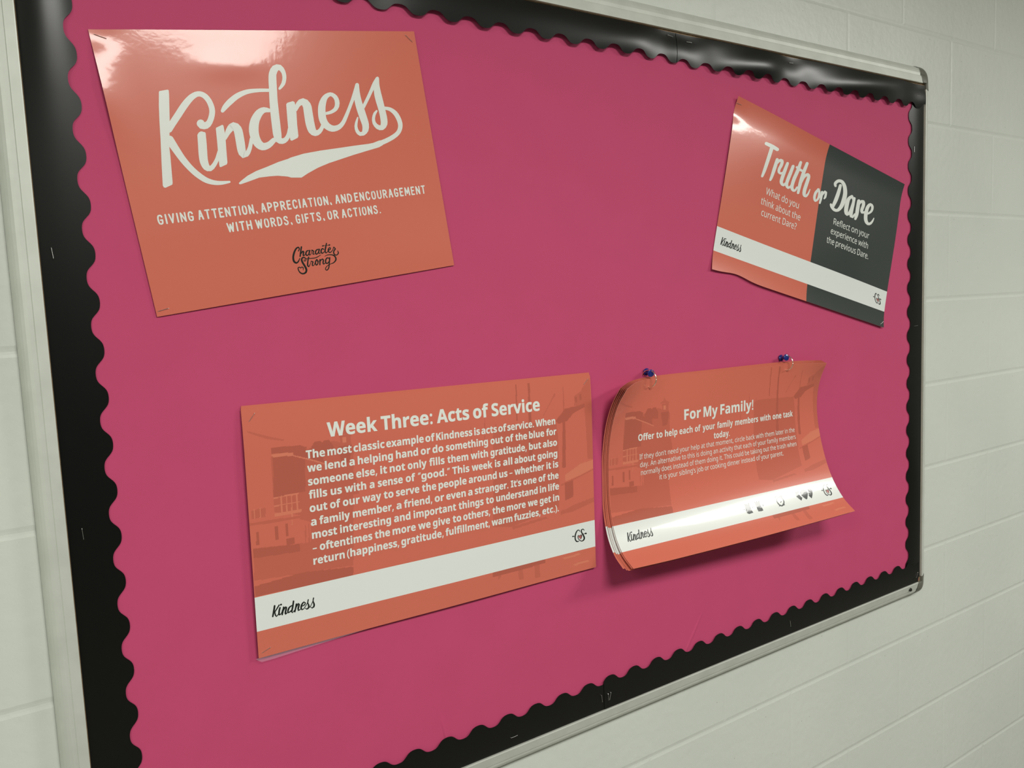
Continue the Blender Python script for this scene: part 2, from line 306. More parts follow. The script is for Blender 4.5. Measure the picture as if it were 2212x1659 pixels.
"y":[343,[[56,-161,46,-161,37,-160,28,-160,7,-156,7,-109,25,-111,32,-112,40,-113,47,-113,66,-111,83,-105,97,-95,108,-82,118,-67,127,-49,146,-1,1,360,64,360,142,155,148,137,154,120,160,104,165,88,169,72,172,57,175,57,178,69,182,84,187,101,193,119,199,137,206,156,279,360,343,360,187,-50,174,-81,157,-108,139,-131,116,-148,89,-158]]],
"z":[316,[[26,0,26,39,220,314,38,314,38,360,285,360,285,316,94,46,289,46,289,0]]]}
FONT_B = {
"!":[181,[[71,135,54,480,126,480,109,135],[90,-9,79,-8,69,-5,60,1,54,10,50,22,48,36,50,51,54,63,60,71,69,77,79,80,90,81,101,80,110,77,119,71,126,63,130,51,132,36,130,22,126,10,119,1,110,-5,101,-8]]],
"(":[202,[[126,-106,95,-65,70,-20,51,28,37,79,30,131,27,184,30,238,37,291,51,342,70,391,95,437,126,480,181,480,153,436,129,390,110,340,97,289,89,238,87,185,89,133,97,82,110,32,129,-17,152,-63,181,-106]]],
")":[202,[[21,-106,49,-63,73,-17,91,32,104,82,112,133,115,185,112,238,104,289,91,340,73,390,49,436,20,480,76,480,107,437,132,391,151,342,164,291,172,238,175,184,172,131,164,79,151,28,132,-20,107,-65,76,-106]]],
",":[180,[[28,-87,34,-60,40,-32,47,-3,53,27,57,53,61,78,124,78,129,71,122,46,114,20,104,-8,93,-35,82,-62,71,-87]]],
"-":[216,[[27,154,27,206,189,206,189,154]]],
".":[180,[[89,-9,79,-8,69,-5,60,1,54,10,50,22,48,36,50,51,54,63,60,71,69,77,79,80,89,81,100,80,110,77,119,71,126,63,130,51,132,36,130,22,126,10,119,1,110,-5,100,-8]]],
":":[180,[[89,278,79,279,69,283,60,289,54,297,50,309,48,324,50,339,54,351,60,359,69,365,79,368,89,369,100,368,110,365,119,359,126,351,130,339,132,324,130,309,126,297,119,289,110,283,100,279],[89,-9,79,-8,69,-5,60,1,54,10,50,22,48,36,50,51,54,63,60,71,69,77,79,80,89,81,100,80,110,77,119,71,126,63,130,51,132,36,130,22,126,10,119,1,110,-5,100,-8]]],
"A":[464,[[0,0,169,482,293,482,463,0,354,0,319,114,144,114,109,0],[170,199,295,199,259,311,251,340,240,375,232,407,223,374,212,336,204,311]]],
"F":[369,[[60,0,60,480,335,480,335,396,161,396,161,273,323,273,323,189,161,189,161,0]]],
"I":[261,[[21,0,21,58,80,85,80,395,21,422,21,480,240,480,240,422,181,395,181,85,240,58,240,0]]],
"K":[446,[[60,0,60,480,162,480,162,260,181,288,188,298,195,307,202,316,332,480,445,480,277,267,446,0,330,0,205,202,162,171,162,0]]],
"M":[633,[[60,0,60,480,199,480,312,113,435,480,573,480,573,0,478,0,478,227,478,243,479,260,479,279,481,335,483,375,480,375,357,0,263,0,148,376,145,376,146,366,147,352,148,336,150,278,151,259,151,240,151,223,151,0]]],
"O":[535,[[267,-7,218,-3,176,7,139,24,108,48,83,76,63,111,50,150,42,193,39,241,42,289,50,332,63,371,83,405,108,433,139,456,176,473,219,484,268,487,317,484,360,473,396,456,427,433,452,405,471,370,485,331,493,288,496,240,493,193,485,150,471,110,452,76,427,47,396,24,360,7,317,-3],[267,79,307,83,338,98,361,122,376,154,386,194,389,240,386,287,376,327,361,359,338,383,307,398,268,402,229,398,198,383,175,359,159,327,149,287,146,240,149,194,159,154,175,122,198,98,229,83]]],
"S":[370,[[167,-7,118,-4,73,6,31,22,31,117,54,107,78,98,102,90,126,83,150,79,175,77,197,79,215,84,228,92,237,102,242,114,244,128,241,145,232,160,217,172,198,183,176,195,150,207,139,212,127,218,114,225,101,233,89,243,77,253,66,265,56,279,48,293,41,310,38,329,36,350,41,390,56,423,80,450,113,470,152,482,199,486,223,485,247,482,270,478,293,471,317,463,341,453,308,373,287,382,267,389,249,394,232,398,214,401,195,402,178,400,163,396,151,388,143,378,137,367,136,353,138,337,146,324,158,313,176,302,199,290,226,277,250,265,271,253,289,241,305,227,318,212,329,196,337,178,342,157,343,133,338,93,323,59,297,31,262,10,219,-2]]],
"T":[389,[[144,0,144,395,13,395,13,480,375,480,375,395,245,395,245,0]]],
"W":[650,[[122,0,0,480,100,480,161,218,164,206,167,193,170,179,173,163,176,147,179,132,181,117,183,104,185,92,186,104,188,117,191,132,193,147,196,162,199,177,207,211,277,480,373,480,443,211,445,202,448,191,450,177,459,132,461,117,463,104,465,92,466,104,468,117,471,132,474,147,477,163,480,179,488,218,549,480,649,480,527,0,412,0,347,252,342,274,335,306,328,339,324,364,324,357,322,349,321,339,314,307,308,274,302,251,238,0]]],
"a":[406,[[142,-7,111,-4,84,6,60,22,43,44,32,73,28,109,33,145,46,174,69,196,101,212,142,222,192,226,256,228,256,244,254,262,249,276,241,287,229,294,215,299,199,300,181,299,164,297,146,292,129,287,112,281,95,273,62,341,83,351,105,359,128,365,152,370,177,373,203,374,248,371,286,360,316,342,338,317,351,285,355,244,355,0,285,0,266,50,263,50,247,32,231,17,214,7,194,-1,170,-5],[179,66,200,69,218,75,234,86,246,100,253,118,256,140,256,170,217,169,188,166,166,160,150,151,139,139,133,125,131,109,132,95,137,84,144,76,154,71,166,68]]],
"b":[425,[[254,-7,229,-5,208,0,190,8,176,18,163,29,152,40,146,40,129,0,52,0,52,510,152,510,152,392,152,378,152,364,151,351,148,319,152,319,163,333,177,346,192,358,210,366,232,372,257,373,295,368,328,352,357,325,378,288,391,241,395,184,391,126,378,79,356,42,327,15,293,-1],[226,75,245,78,261,87,275,103,285,125,291,152,293,185,291,218,285,245,274,266,261,281,244,290,224,293,201,291,183,283,170,269,161,250,155,226,152,195,152,185,154,152,159,125,168,103,182,87,201,78]]],
"c":[345,[[201,-7,151,-2,109,13,75,39,50,75,35,122,30,181,33,223,40,260,53,291,70,317,91,337,117,353,145,364,176,371,210,373,234,373,256,370,276,366,293,361,310,355,324,349,295,271,279,277,265,282,251,287,237,290,224,292,210,293,167,281,141,244,132,182,135,148,141,121,153,101,168,86,187,77,210,75,230,75,249,78,266,83,282,89,298,97,313,106,313,21,297,12,281,5,265,0,247,-4,226,-6]]],
"d":[425,[[169,-7,130,-1,97,15,69,41,47,78,35,125,30,183,35,240,48,288,69,325,98,352,132,368,171,373,196,372,218,367,236,358,252,347,266,334,277,320,280,320,275,351,274,365,273,379,273,393,273,510,373,510,373,0,296,0,277,48,273,48,262,33,248,20,233,9,215,0,193,-5],[203,73,228,76,248,84,262,98,271,117,277,141,279,171,279,182,278,215,272,242,263,264,249,280,229,289,202,292,182,289,165,279,150,264,140,242,134,214,132,181,134,148,140,121,150,100,165,85,182,76]]],
"e":[397,[[218,-7,183,-4,151,2,121,14,95,30,73,50,54,76,41,106,33,141,30,181,33,221,40,257,52,288,69,314,89,335,113,352,140,364,170,371,203,373,251,369,291,354,324,330,348,297,363,256,368,207,368,158,132,158,135,132,143,110,157,92,175,79,197,71,223,68,246,69,267,71,287,75,307,80,327,88,347,97,347,19,329,11,310,5,290,0,269,-4,245,-6],[134,225,274,225,272,246,266,265,257,280,243,293,226,300,204,302,186,300,170,294,156,283,145,269,138,249]]],
"f":[260,[[69,0,69,291,13,291,13,340,69,367,69,394,70,423,76,447,84,466,96,482,111,494,129,503,150,509,173,513,198,514,217,513,235,512,252,509,266,506,279,502,290,498,265,425,240,431,230,433,220,434,209,435,196,433,186,429,178,422,173,413,170,402,169,390,169,367,255,367,255,291,169,291,169,0]]],
"g":[425,[[189,-161,164,-161,140,-159,117,-156,95,-153,74,-147,52,-140,52,-60,98,-75,146,-85,195,-88,238,-79,264,-51,273,-5,273,3,274,26,275,48,259,30,244,16,228,6,209,-1,190,-5,169,-7,128,-1,94,16,67,43,46,81,34,127,30,183,34,238,47,285,68,323,96,351,131,368,171,373,213,367,249,350,277,320,280,320,288,367,373,367,373,-1,368,-49,352,-89,326,-120,291,-143,245,-157],[204,72,227,74,246,82,261,94,271,112,277,137,279,170,279,182,277,218,271,246,261,267,247,281,227,289,203,292,164,280,140,243,132,181,140,121,164,84]]],
"h":[441,[[52,0,52,510,152,510,152,406,152,389,152,371,151,355,150,340,149,328,148,320,153,320,166,337,181,350,198,361,217,368,238,372,259,373,296,370,328,359,355,342,375,316,387,282,391,239,391,0,291,0,291,214,284,258,265,285,232,293,205,290,184,280,170,262,160,238,154,209,152,173,152,0]]],
"i":[205,[[103,412,88,414,75,417,64,423,55,432,50,445,48,461,50,478,55,491,64,500,75,506,88,509,103,510,117,509,130,506,141,500,150,491,155,478,157,461,155,445,150,432,141,423,130,417,117,414],[52,0,52,367,152,367,152,0]]],
"k":[417,[[52,0,52,510,152,510,152,282,152,268,152,254,151,241,147,199,169,228,177,237,184,247,192,255,295,367,408,367,262,208,416,0,301,0,195,148,152,114,152,0]]],
"l":[205,[[52,0,52,510,152,510,152,0]]],
"m":[660,[[52,0,52,367,129,367,142,320,148,320,160,337,176,350,194,361,213,368,234,372,255,373,280,372,303,368,323,360,340,350,355,336,366,320,375,320,387,337,403,350,421,361,442,368,462,372,483,373,521,370,553,359,577,342,595,316,606,282,609,239,609,0,509,0,509,214,503,258,485,285,454,293,430,290,411,281,398,265,388,244,383,217,381,184,381,0,281,0,281,214,275,258,256,285,226,293,201,290,182,280,168,262,159,238,154,209,152,173,152,0]]],
"n":[441,[[52,0,52,367,129,367,142,320,148,320,161,337,177,350,196,361,217,368,238,372,261,373,297,370,329,359,355,342,375,316,387,282,391,239,391,0,291,0,291,214,289,238,285,258,277,274,265,285,250,291,232,293,204,290,184,280,169,262,160,238,154,209,152,173,152,0]]],
"o":[416,[[207,-7,174,-4,144,3,116,15,91,32,70,54,53,80,40,111,33,145,30,184,36,240,51,287,78,324,114,352,157,368,209,373,242,371,272,364,300,351,325,334,346,313,363,287,375,257,383,223,385,184,380,128,364,81,337,43,302,15,258,-1],[208,74,232,77,251,86,266,102,276,123,281,151,283,184,281,217,276,244,266,266,251,281,232,290,208,293,184,290,164,281,150,266,140,244,134,217,132,184,134,151,140,123,150,102,164,86,184,77]]],
"p":[425,[[52,-161,52,367,134,367,148,319,152,319,163,333,177,346,192,357,210,366,232,372,257,373,295,368,328,352,357,325,378,288,391,241,395,184,390,127,377,79,355,42,326,15,293,-1,254,-7,229,-5,208,0,191,8,176,18,163,29,152,40,147,40,150,22,152,4,152,-13,152,-161],[226,75,247,78,263,87,276,103,286,125,291,152,293,185,285,245,262,281,224,293,201,291,183,283,170,269,161,250,155,226,152,195,152,185,154,152,159,125,168,103,182,87,201,78]]],
"r":[305,[[52,0,52,367,128,367,143,305,148,305,160,323,175,339,192,353,212,364,234,371,257,373,275,373,291,371,283,277,270,279,254,280,237,279,221,276,205,271,190,264,178,254,167,242,159,227,154,208,152,187,152,0]]],
"s":[334,[[152,-7,127,-6,106,-4,86,-2,68,2,49,8,31,15,31,97,51,89,72,82,95,75,117,70,137,67,155,66,173,67,187,70,197,75,204,82,208,89,210,98,209,104,207,110,204,115,200,120,193,126,183,132,169,138,152,146,130,156,109,166,90,175,74,185,60,195,49,207,41,220,35,235,31,252,30,271,35,303,48,328,70,348,99,362,134,371,175,373,198,373,219,370,240,367,261,361,283,354,304,345,274,273,256,280,239,286,223,292,207,296,190,299,174,300,149,297,135,289,130,275,130,270,132,264,135,260,140,255,148,250,157,244,170,238,186,231,206,223,226,214,244,206,261,196,275,187,286,175,296,162,303,147,307,129,308,109,304,75,291,46,269,23,238,7,199,-3]]],
"t":[292,[[178,-7,157,-6,137,-2,119,4,103,13,90,25,78,41,70,61,65,86,63,115,63,291,15,291,15,334,71,367,99,445,163,445,163,367,266,367,266,291,163,291,163,115,165,102,169,92,175,84,184,78,195,74,207,73,218,74,229,75,239,77,249,79,260,82,270,85,270,10,258,6,245,2,230,-2,214,-4,196,-6]]],
"u":[441,[[181,-7,144,-3,112,7,86,25,66,51,54,85,50,128,50,367,150,367,150,152,152,129,157,109,165,93,176,82,191,75,210,73,237,77,258,87,272,104,281,128,287,158,289,194,289,367,389,367,389,0,312,0,299,47,293,47,280,30,264,16,245,6,225,-1,203,-5]]],
"v":[382,[[140,0,0,367,105,367,175,158,179,145,182,132,185,119,187,106,189,94,189,83,192,83,195,107,200,132,207,158,277,367,382,367,242,0]]],
"w":[575,[[111,0,7,367,106,367,148,204,151,192,154,179,157,164,164,119,169,84,174,109,179,142,184,172,188,191,233,367,343,367,386,191,388,183,390,173,393,161,395,147,397,132,399,118,401,105,402,93,402,84,405,84,410,117,417,163,420,178,423,192,426,204,470,367,568,367,463,0,354,0,326,128,318,162,307,211,296,258,288,290,285,290,278,258,267,211,256,162,248,127,218,0]]],
"x":[388,[[3,0,128,187,9,367,123,367,194,250,266,367,379,367,260,187,385,0,271,0,194,126,117,0]]],
"y":[382,[[74,-161,63,-161,53,-160,45,-160,23,-156,23,-77,41,-79,48,-80,55,-80,62,-81,82,-78,99,-72,112,-61,124,-48,133,-32,140,-15,146,3,0,367,109,367,179,161,182,151,185,140,187,130,188,119,190,108,191,97,194,108,196,119,198,130,201,140,204,151,207,161,275,367,382,367,227,-47,211,-82,191,-110,166,-133,138,-148,107,-158]]],
"z":[328,[[18,0,18,59,188,290,28,290,28,367,302,367,302,302,136,77,308,77,308,0]]]}
# brush strokes as ribbons: left u, left v, right u, right v ...
D_KWORD = [
[1178,2294,1160,2283,1211,2296,1145,2255,1242,2282,1146,2224,1262,2263,1158,2200,1295,2224,1183,2156,1327,2187,1210,2111,1362,2146,1245,2061,1393,2113,1278,2020,1427,2075,1314,1979,1466,2033,1353,1936,1511,1984,1397,1888,1546,1946,1430,1851,1583,1903,1467,1809,1623,1859,1506,1764,1662,1815,1547,1719,1700,1774,1587,1675,1734,1739,1626,1636,1782,1690,1680,1585,1826,1647,1732,1540,1866,1610,1784,1500,1903,1580,1836,1465,1950,1547,1902,1430,1990,1525,1968,1405,2025,1514,2033,1393,2055,1514,2096,1395,2084,1523,2152,1412,2112,1541,2201,1440,2138,1568,2244,1481,2163,1606,2280,1532,2184,1651,2307,1588,2195,1688,2323,1637,2203,1731,2335,1690,2208,1776,2343,1743,2209,1814,2345,1796,2204,1858,2339,1859,2192,1899,2324,1919,2175,1943,2303,1975,2152,1991,2276,2035,2125,2038,2242,2094,2100,2072,2205,2149,2067,2099,2150,2211,2050,2103,2075,2257,2029,2099,1991,2269,2031,2103,1902,2246,2025,2076,1858,2180,2004,2053,1849,2148,1964,2038,1857,2105,1917,2047,1888,2065],
[1115,2385,1146,2369,1081,2425,1194,2364,1068,2470,1233,2383,1074,2504,1251,2410,1095,2549,1268,2458,1116,2594,1285,2506,1137,2640,1302,2553,1158,2686,1318,2601,1179,2731,1336,2648,1200,2776,1353,2695,1222,2822,1371,2743,1243,2868,1388,2789,1266,2914,1406,2834,1290,2960,1426,2878,1315,3004,1447,2921,1341,3049,1470,2965,1368,3092,1493,3007,1396,3134,1518,3048,1424,3175,1542,3087,1458,3222,1573,3132,1492,3267,1605,3173,1528,3310,1638,3213,1567,3351,1672,3251,1607,3390,1708,3290,1651,3429,1746,3327,1696,3466,1784,3361,1744,3497,1822,3390,1794,3523,1860,3414,1845,3542,1901,3434,1896,3558,1942,3452,1946,3569,1983,3466,2010,3579,2037,3480,2072,3582,2091,3489,2133,3582,2146,3495,2194,3576,2201,3500,2253,3567,2257,3503,2311,3558,2314,3507,2321,3556,2324,3508,2332,3548,2334,3515,2338,3535,2339,3526],
[1899,2313,1933,2313,1851,2335,1976,2333,1818,2373,1998,2370,1806,2409,2001,2406,1798,2457,1995,2453,1790,2503,1990,2500,1783,2551,1984,2548,1775,2601,1977,2600,1766,2657,1969,2658,1756,2717,1959,2719,1746,2778,1950,2778,1739,2834,1942,2831,1731,2900,1932,2894,1727,2963,1925,2947,1728,3024,1921,2991,1738,3083,1921,3032,1755,3138,1924,3067,1785,3191,1924,3085,1849,3237,1932,3109,1940,3243,1931,3121,2018,3197,1955,3111,2076,3138,2004,3070,2113,3094,2036,3037,2148,3046,2068,2998,2181,2993,2100,2954,2210,2934,2129,2904,2236,2874,2159,2848,2262,2814,2190,2790,2266,2799,2199,2777,2263,2781,2216,2766,2249,2767,2237,2763],
[2422,2548,2413,2543,2437,2548,2405,2532,2451,2541,2404,2518,2459,2532,2409,2507,2499,2489,2429,2456,2538,2446,2449,2403,2574,2408,2472,2350,2608,2379,2501,2299,2654,2342,2547,2239,2691,2317,2604,2183,2670,2320,2709,2140,2662,2327,2817,2182,2675,2361,2872,2263,2676,2380,2888,2331,2676,2420,2890,2391,2674,2475,2889,2449,2673,2521,2888,2497,2670,2571,2886,2551,2668,2622,2883,2603,2665,2670,2880,2652,2663,2727,2875,2712,2661,2783,2869,2763,2663,2838,2866,2803,2677,2913,2863,2852,2751,3003,2823,2843,2888,2970,2856,2856,2950,2911,2861,2848,2986,2856,2895,2808,3020,2793,2929,2757,3044,2740,2952,2714,3066,2684,2975,2661,3087,2626,2999,2605,3108,2570,3022,2550,3111,2553,3032,2534,3106,2534,3051,2521,3089,2520,3075,2516],
[3698,1914,3692,1929,3698,1891,3673,1946,3686,1875,3651,1954,3671,1868,3633,1953,3611,1840,3573,1950,3535,1823,3524,1958,3465,1833,3503,1973,3398,1855,3474,1995,3332,1893,3445,2024,3281,1935,3422,2052,3234,1981,3394,2090,3189,2033,3366,2130,3149,2087,3345,2169,3116,2145,3328,2207,3089,2203,3313,2249,3068,2260,3300,2292,3052,2318,3290,2332,3039,2389,3280,2384,3037,2460,3274,2433,3041,2528,3272,2482,3051,2595,3276,2532,3068,2663,3285,2578,3096,2725,3296,2613,3137,2779,3310,2641,3190,2823,3325,2661,3262,2851,3334,2672,3343,2851,3351,2677,3416,2831,3389,2675,3484,2802,3430,2666,3545,2762,3470,2648,3597,2719,3518,2618,3644,2678,3570,2584,3663,2660,3594,2572,3674,2630,3626,2569,3669,2599,3656,2582],
[4007,1421,4000,1414,4022,1425,3996,1399,4038,1422,4001,1385,4049,1415,4009,1375,4116,1368,4059,1319,4180,1310,4102,1264,4216,1254,4122,1226,4241,1197,4143,1180,4259,1139,4156,1135,4269,1082,4162,1091,4271,1025,4162,1048,4264,969,4154,1014,4239,893,4125,967,4181,827,4099,952,4080,810,4084,964,3974,845,4070,979,3895,920,4050,1005,3843,1005,4022,1055,3818,1070,4012,1087,3803,1130,4003,1134,3790,1189,3993,1190,3782,1236,3985,1233,3774,1283,3977,1278,3767,1334,3970,1329,3757,1391,3960,1388,3748,1444,3952,1443,3737,1503,3942,1502,3725,1566,3932,1565,3714,1630,3922,1627,3704,1693,3914,1688,3695,1755,3907,1747,3686,1816,3901,1807,3678,1877,3895,1866,3671,1938,3889,1927,3664,1998,3883,1987,3657,2061,3877,2049,3650,2125,3871,2113,3644,2188,3865,2176,3639,2248,3860,2236,3634,2303,3855,2291,3629,2362,3849,2351,3624,2416,3844,2403,3620,2465,3840,2449,3620,2511,3837,2488,3628,2591,3826,2552,3658,2670,3818,2577,3728,2722,3820,2587,3812,2735,3832,2597,3894,2714,3857,2596,3966,2668,3892,2582,4020,2605,3928,2550,4059,2535,3967,2499,4080,2484,3988,2462,4096,2433,4008,2416,4111,2385,4028,2368,4114,2369,4037,2354,4108,2351,4054,2341,4091,2339,4077,2336],
[3819,1422,3816,1435,3814,1404,3804,1453,3801,1393,3786,1463,3786,1389,3770,1465,3722,1387,3706,1465,3658,1383,3641,1463,3594,1380,3577,1462,3531,1378,3516,1462,3470,1378,3457,1465,3411,1378,3399,1469,3354,1379,3344,1474,3297,1381,3291,1481,3240,1386,3240,1490,3184,1394,3191,1501,3115,1409,3132,1520,3048,1428,3075,1541,2983,1450,3020,1566,2920,1476,2967,1592,2858,1508,2916,1621,2798,1544,2865,1654,2743,1580,2816,1689,2693,1615,2770,1721,2635,1662,2715,1760,2585,1708,2666,1797,2544,1751,2625,1828,2507,1800,2584,1860,2483,1841,2549,1888,2474,1856,2535,1900,2472,1877,2514,1907,2481,1896,2492,1904],
[4319,1961,4307,1956,4339,1961,4297,1942,4356,1953,4296,1925,4367,1942,4301,1912,4408,1896,4326,1858,4447,1853,4352,1801,4477,1831,4392,1743,4522,1815,4471,1678,4526,1821,4587,1648,4523,1833,4693,1695,4537,1874,4751,1779,4536,1890,4766,1849,4533,1932,4766,1909,4529,1986,4763,1967,4525,2045,4761,2023,4522,2106,4759,2084,4518,2172,4757,2150,4515,2239,4754,2213,4516,2301,4754,2266,4522,2371,4754,2327,4533,2437,4756,2376,4557,2501,4757,2403,4615,2565,4763,2431,4702,2597,4760,2442,4794,2582,4772,2451,4872,2538,4806,2446,4934,2476,4852,2414,4986,2405,4899,2364,5021,2332,4933,2306,5050,2262,4964,2240,5053,2246,4974,2226,5048,2227,4993,2213,5032,2213,5017,2210],
[5054,2066,5053,2055,5062,2081,5061,2038,5077,2088,5075,2027,5091,2088,5089,2022,5146,2083,5144,2012,5205,2077,5197,2001,5265,2065,5246,1986,5328,2044,5295,1964,5393,2016,5341,1937,5455,1974,5370,1913,5516,1899,5402,1863,5547,1812,5418,1806,5552,1746,5421,1766,5542,1682,5418,1720,5517,1623,5407,1685,5473,1578,5386,1656,5416,1544,5357,1632,5347,1528,5331,1624,5272,1539,5301,1636,5197,1567,5261,1664,5127,1610,5228,1698,5066,1667,5202,1739,5014,1733,5177,1792,4973,1801,5155,1847,4942,1870,5138,1898,4922,1940,5124,1953,4908,2008,5113,2011,4897,2078,5105,2070,4892,2150,5101,2126,4897,2223,5103,2174,4915,2290,5112,2217,4944,2352,5126,2257,4984,2408,5145,2290,5037,2454,5171,2318,5100,2491,5204,2342,5172,2513,5235,2357,5250,2516,5268,2365,5325,2502,5311,2365,5396,2477,5355,2357,5459,2443,5397,2343,5517,2399,5441,2318,5570,2348,5487,2282,5610,2301,5521,2248,5647,2250,5556,2204,5682,2198,5592,2155,5716,2146,5629,2105,5750,2095,5665,2056,5784,2042,5700,2005,5818,1988,5736,1953,5852,1936,5770,1901,5886,1883,5804,1849,5921,1830,5838,1796,5956,1778,5871,1744,5989,1727,5901,1694,6031,1662,5939,1628,6070,1598,5975,1565,6106,1538,6007,1506,6135,1482,6036,1453,6160,1431,6062,1404,6185,1380,6089,1353,6190,1362,6101,1338,6185,1341,6123,1324,6168,1325,6151,1320],
[6143,1316,6162,1317,6115,1325,6185,1330,6094,1343,6195,1350,6085,1361,6194,1369,6057,1426,6187,1436,6027,1494,6180,1502,6004,1566,6177,1566,5993,1624,6177,1613,5985,1681,6178,1663,5982,1738,6180,1713,5980,1796,6184,1764,5981,1853,6190,1814,5985,1910,6198,1865,5991,1966,6207,1918,5998,2020,6216,1971,6006,2076,6224,2026,6016,2133,6232,2081,6025,2187,6241,2137,6035,2239,6248,2188,6048,2301,6257,2251,6059,2354,6265,2314,6065,2395,6266,2381,6061,2455,6250,2471,6051,2500,6212,2555,6037,2536,6146,2620,6031,2559,6061,2664,5977,2571,5942,2668,5964,2557,5877,2620,5939,2523,5843,2560,5926,2474,5832,2490,5924,2417,5838,2415,5939,2358,5865,2343,5960,2298,5898,2280,5979,2248,5931,2232,5998,2201,5963,2189,6000,2194,5968,2183,5998,2186,5976,2178,5992,2180,5986,2178],
[6167,1986,6154,1979,6192,1988,6142,1960,6214,1979,6143,1940,6228,1967,6151,1924,6268,1918,6190,1875,6307,1869,6229,1827,6347,1819,6268,1778,6387,1768,6308,1727,6430,1713,6350,1672,6474,1656,6393,1615,6517,1600,6435,1559,6558,1547,6474,1506,6610,1484,6519,1440,6658,1426,6561,1378,6702,1372,6602,1322,6737,1324,6643,1274,6768,1280,6682,1233,6800,1235,6721,1192,6809,1219,6736,1180,6810,1199,6759,1171,6798,1181,6784,1173],
[6770,1169,6786,1171,6744,1175,6805,1183,6725,1190,6813,1201,6716,1205,6811,1218,6685,1263,6802,1279,6653,1324,6792,1338,6625,1389,6787,1394,6606,1458,6787,1452,6592,1527,6790,1511,6584,1598,6793,1574,6582,1655,6797,1623,6585,1712,6801,1675,6590,1769,6806,1730,6595,1824,6810,1785,6602,1879,6814,1839,6610,1934,6818,1894,6618,1987,6821,1950,6624,2040,6825,2007,6628,2096,6829,2064,6631,2152,6833,2123,6632,2205,6837,2180,6631,2252,6837,2234,6628,2306,6835,2296,6624,2347,6827,2357,6621,2370,6804,2422,6606,2407,6744,2499,6604,2421,6648,2555,6590,2426,6543,2553,6553,2418,6464,2514,6510,2387,6409,2451,6477,2342,6376,2375,6469,2291,6374,2297,6477,2234,6391,2222,6501,2178,6423,2153,6530,2131,6465,2091,6584,2064,6546,2034,6590,2056,6555,2028,6592,2045,6568,2025,6588,2034,6581,2028],
[6743,1982,6748,1969,6746,2001,6764,1952,6758,2015,6785,1944,6773,2021,6802,1944,6831,2034,6862,1952,6885,2046,6925,1960,6931,2064,6991,1977,6973,2092,7053,2006,7012,2127,7111,2044,7044,2166,7162,2092,7072,2212,7202,2150,7095,2266,7232,2215,7113,2320,7253,2278,7124,2370,7266,2341,7129,2419,7271,2405,7126,2463,7263,2470,7114,2506,7243,2534,7093,2549,7211,2594,7066,2587,7169,2650,7032,2618,7118,2698,6990,2646,7062,2738,6937,2675,6998,2775,6874,2705,6927,2811,6802,2734,6848,2844,6725,2761,6766,2874,6667,2780,6702,2896,6604,2798,6637,2916,6540,2816,6572,2935,6476,2834,6508,2954,6450,2846,6480,2957,6427,2871,6448,2948,6419,2904,6425,2924]]
D_KPOLY = [
[1169,1381,1186,1359,1370,1333,1393,1347,1380,1444,1331,1688,1259,2044,1121,2626,1101,2816,1074,3006,1016,3426,999,3472,835,3528,800,3517,786,3472,868,2990,971,2426,1038,2014,1102,1678],
[2263,2283,2274,2250,2437,2188,2459,2205,2457,2304,2453,2422,2433,2579,2390,2873,2365,3071,2343,3115,2191,3168,2162,3164,2159,3114,2185,2898,2230,2565],
[1807,2392,1822,2370,1981,2329,2009,2352,1990,2491,1920,2604,1795,2595,1794,2478],
[4113,1784,4147,1745,4301,1710,4340,1732,4354,1835,4332,2019,4290,2286,4264,2564,4236,2610,4068,2672,4033,2655,4031,2415,4069,2109],
[3867,3107,3618,3160,3320,3249,3005,3335,2776,3427,2611,3523,2538,3571,2529,3597,2546,3613,2592,3609,2788,3564,3054,3497,3332,3489,3524,3493,3774,3536,3854,3568,4126,3593,4313,3504,4610,3387,4929,3296,5296,3218,5670,3138,6048,3067,6433,2996,6569,2943,6545,2816,6469,2822,6285,2871,6135,2887,5718,2907,5237,2938,4769,2965,4307,3009,3959,3077]]
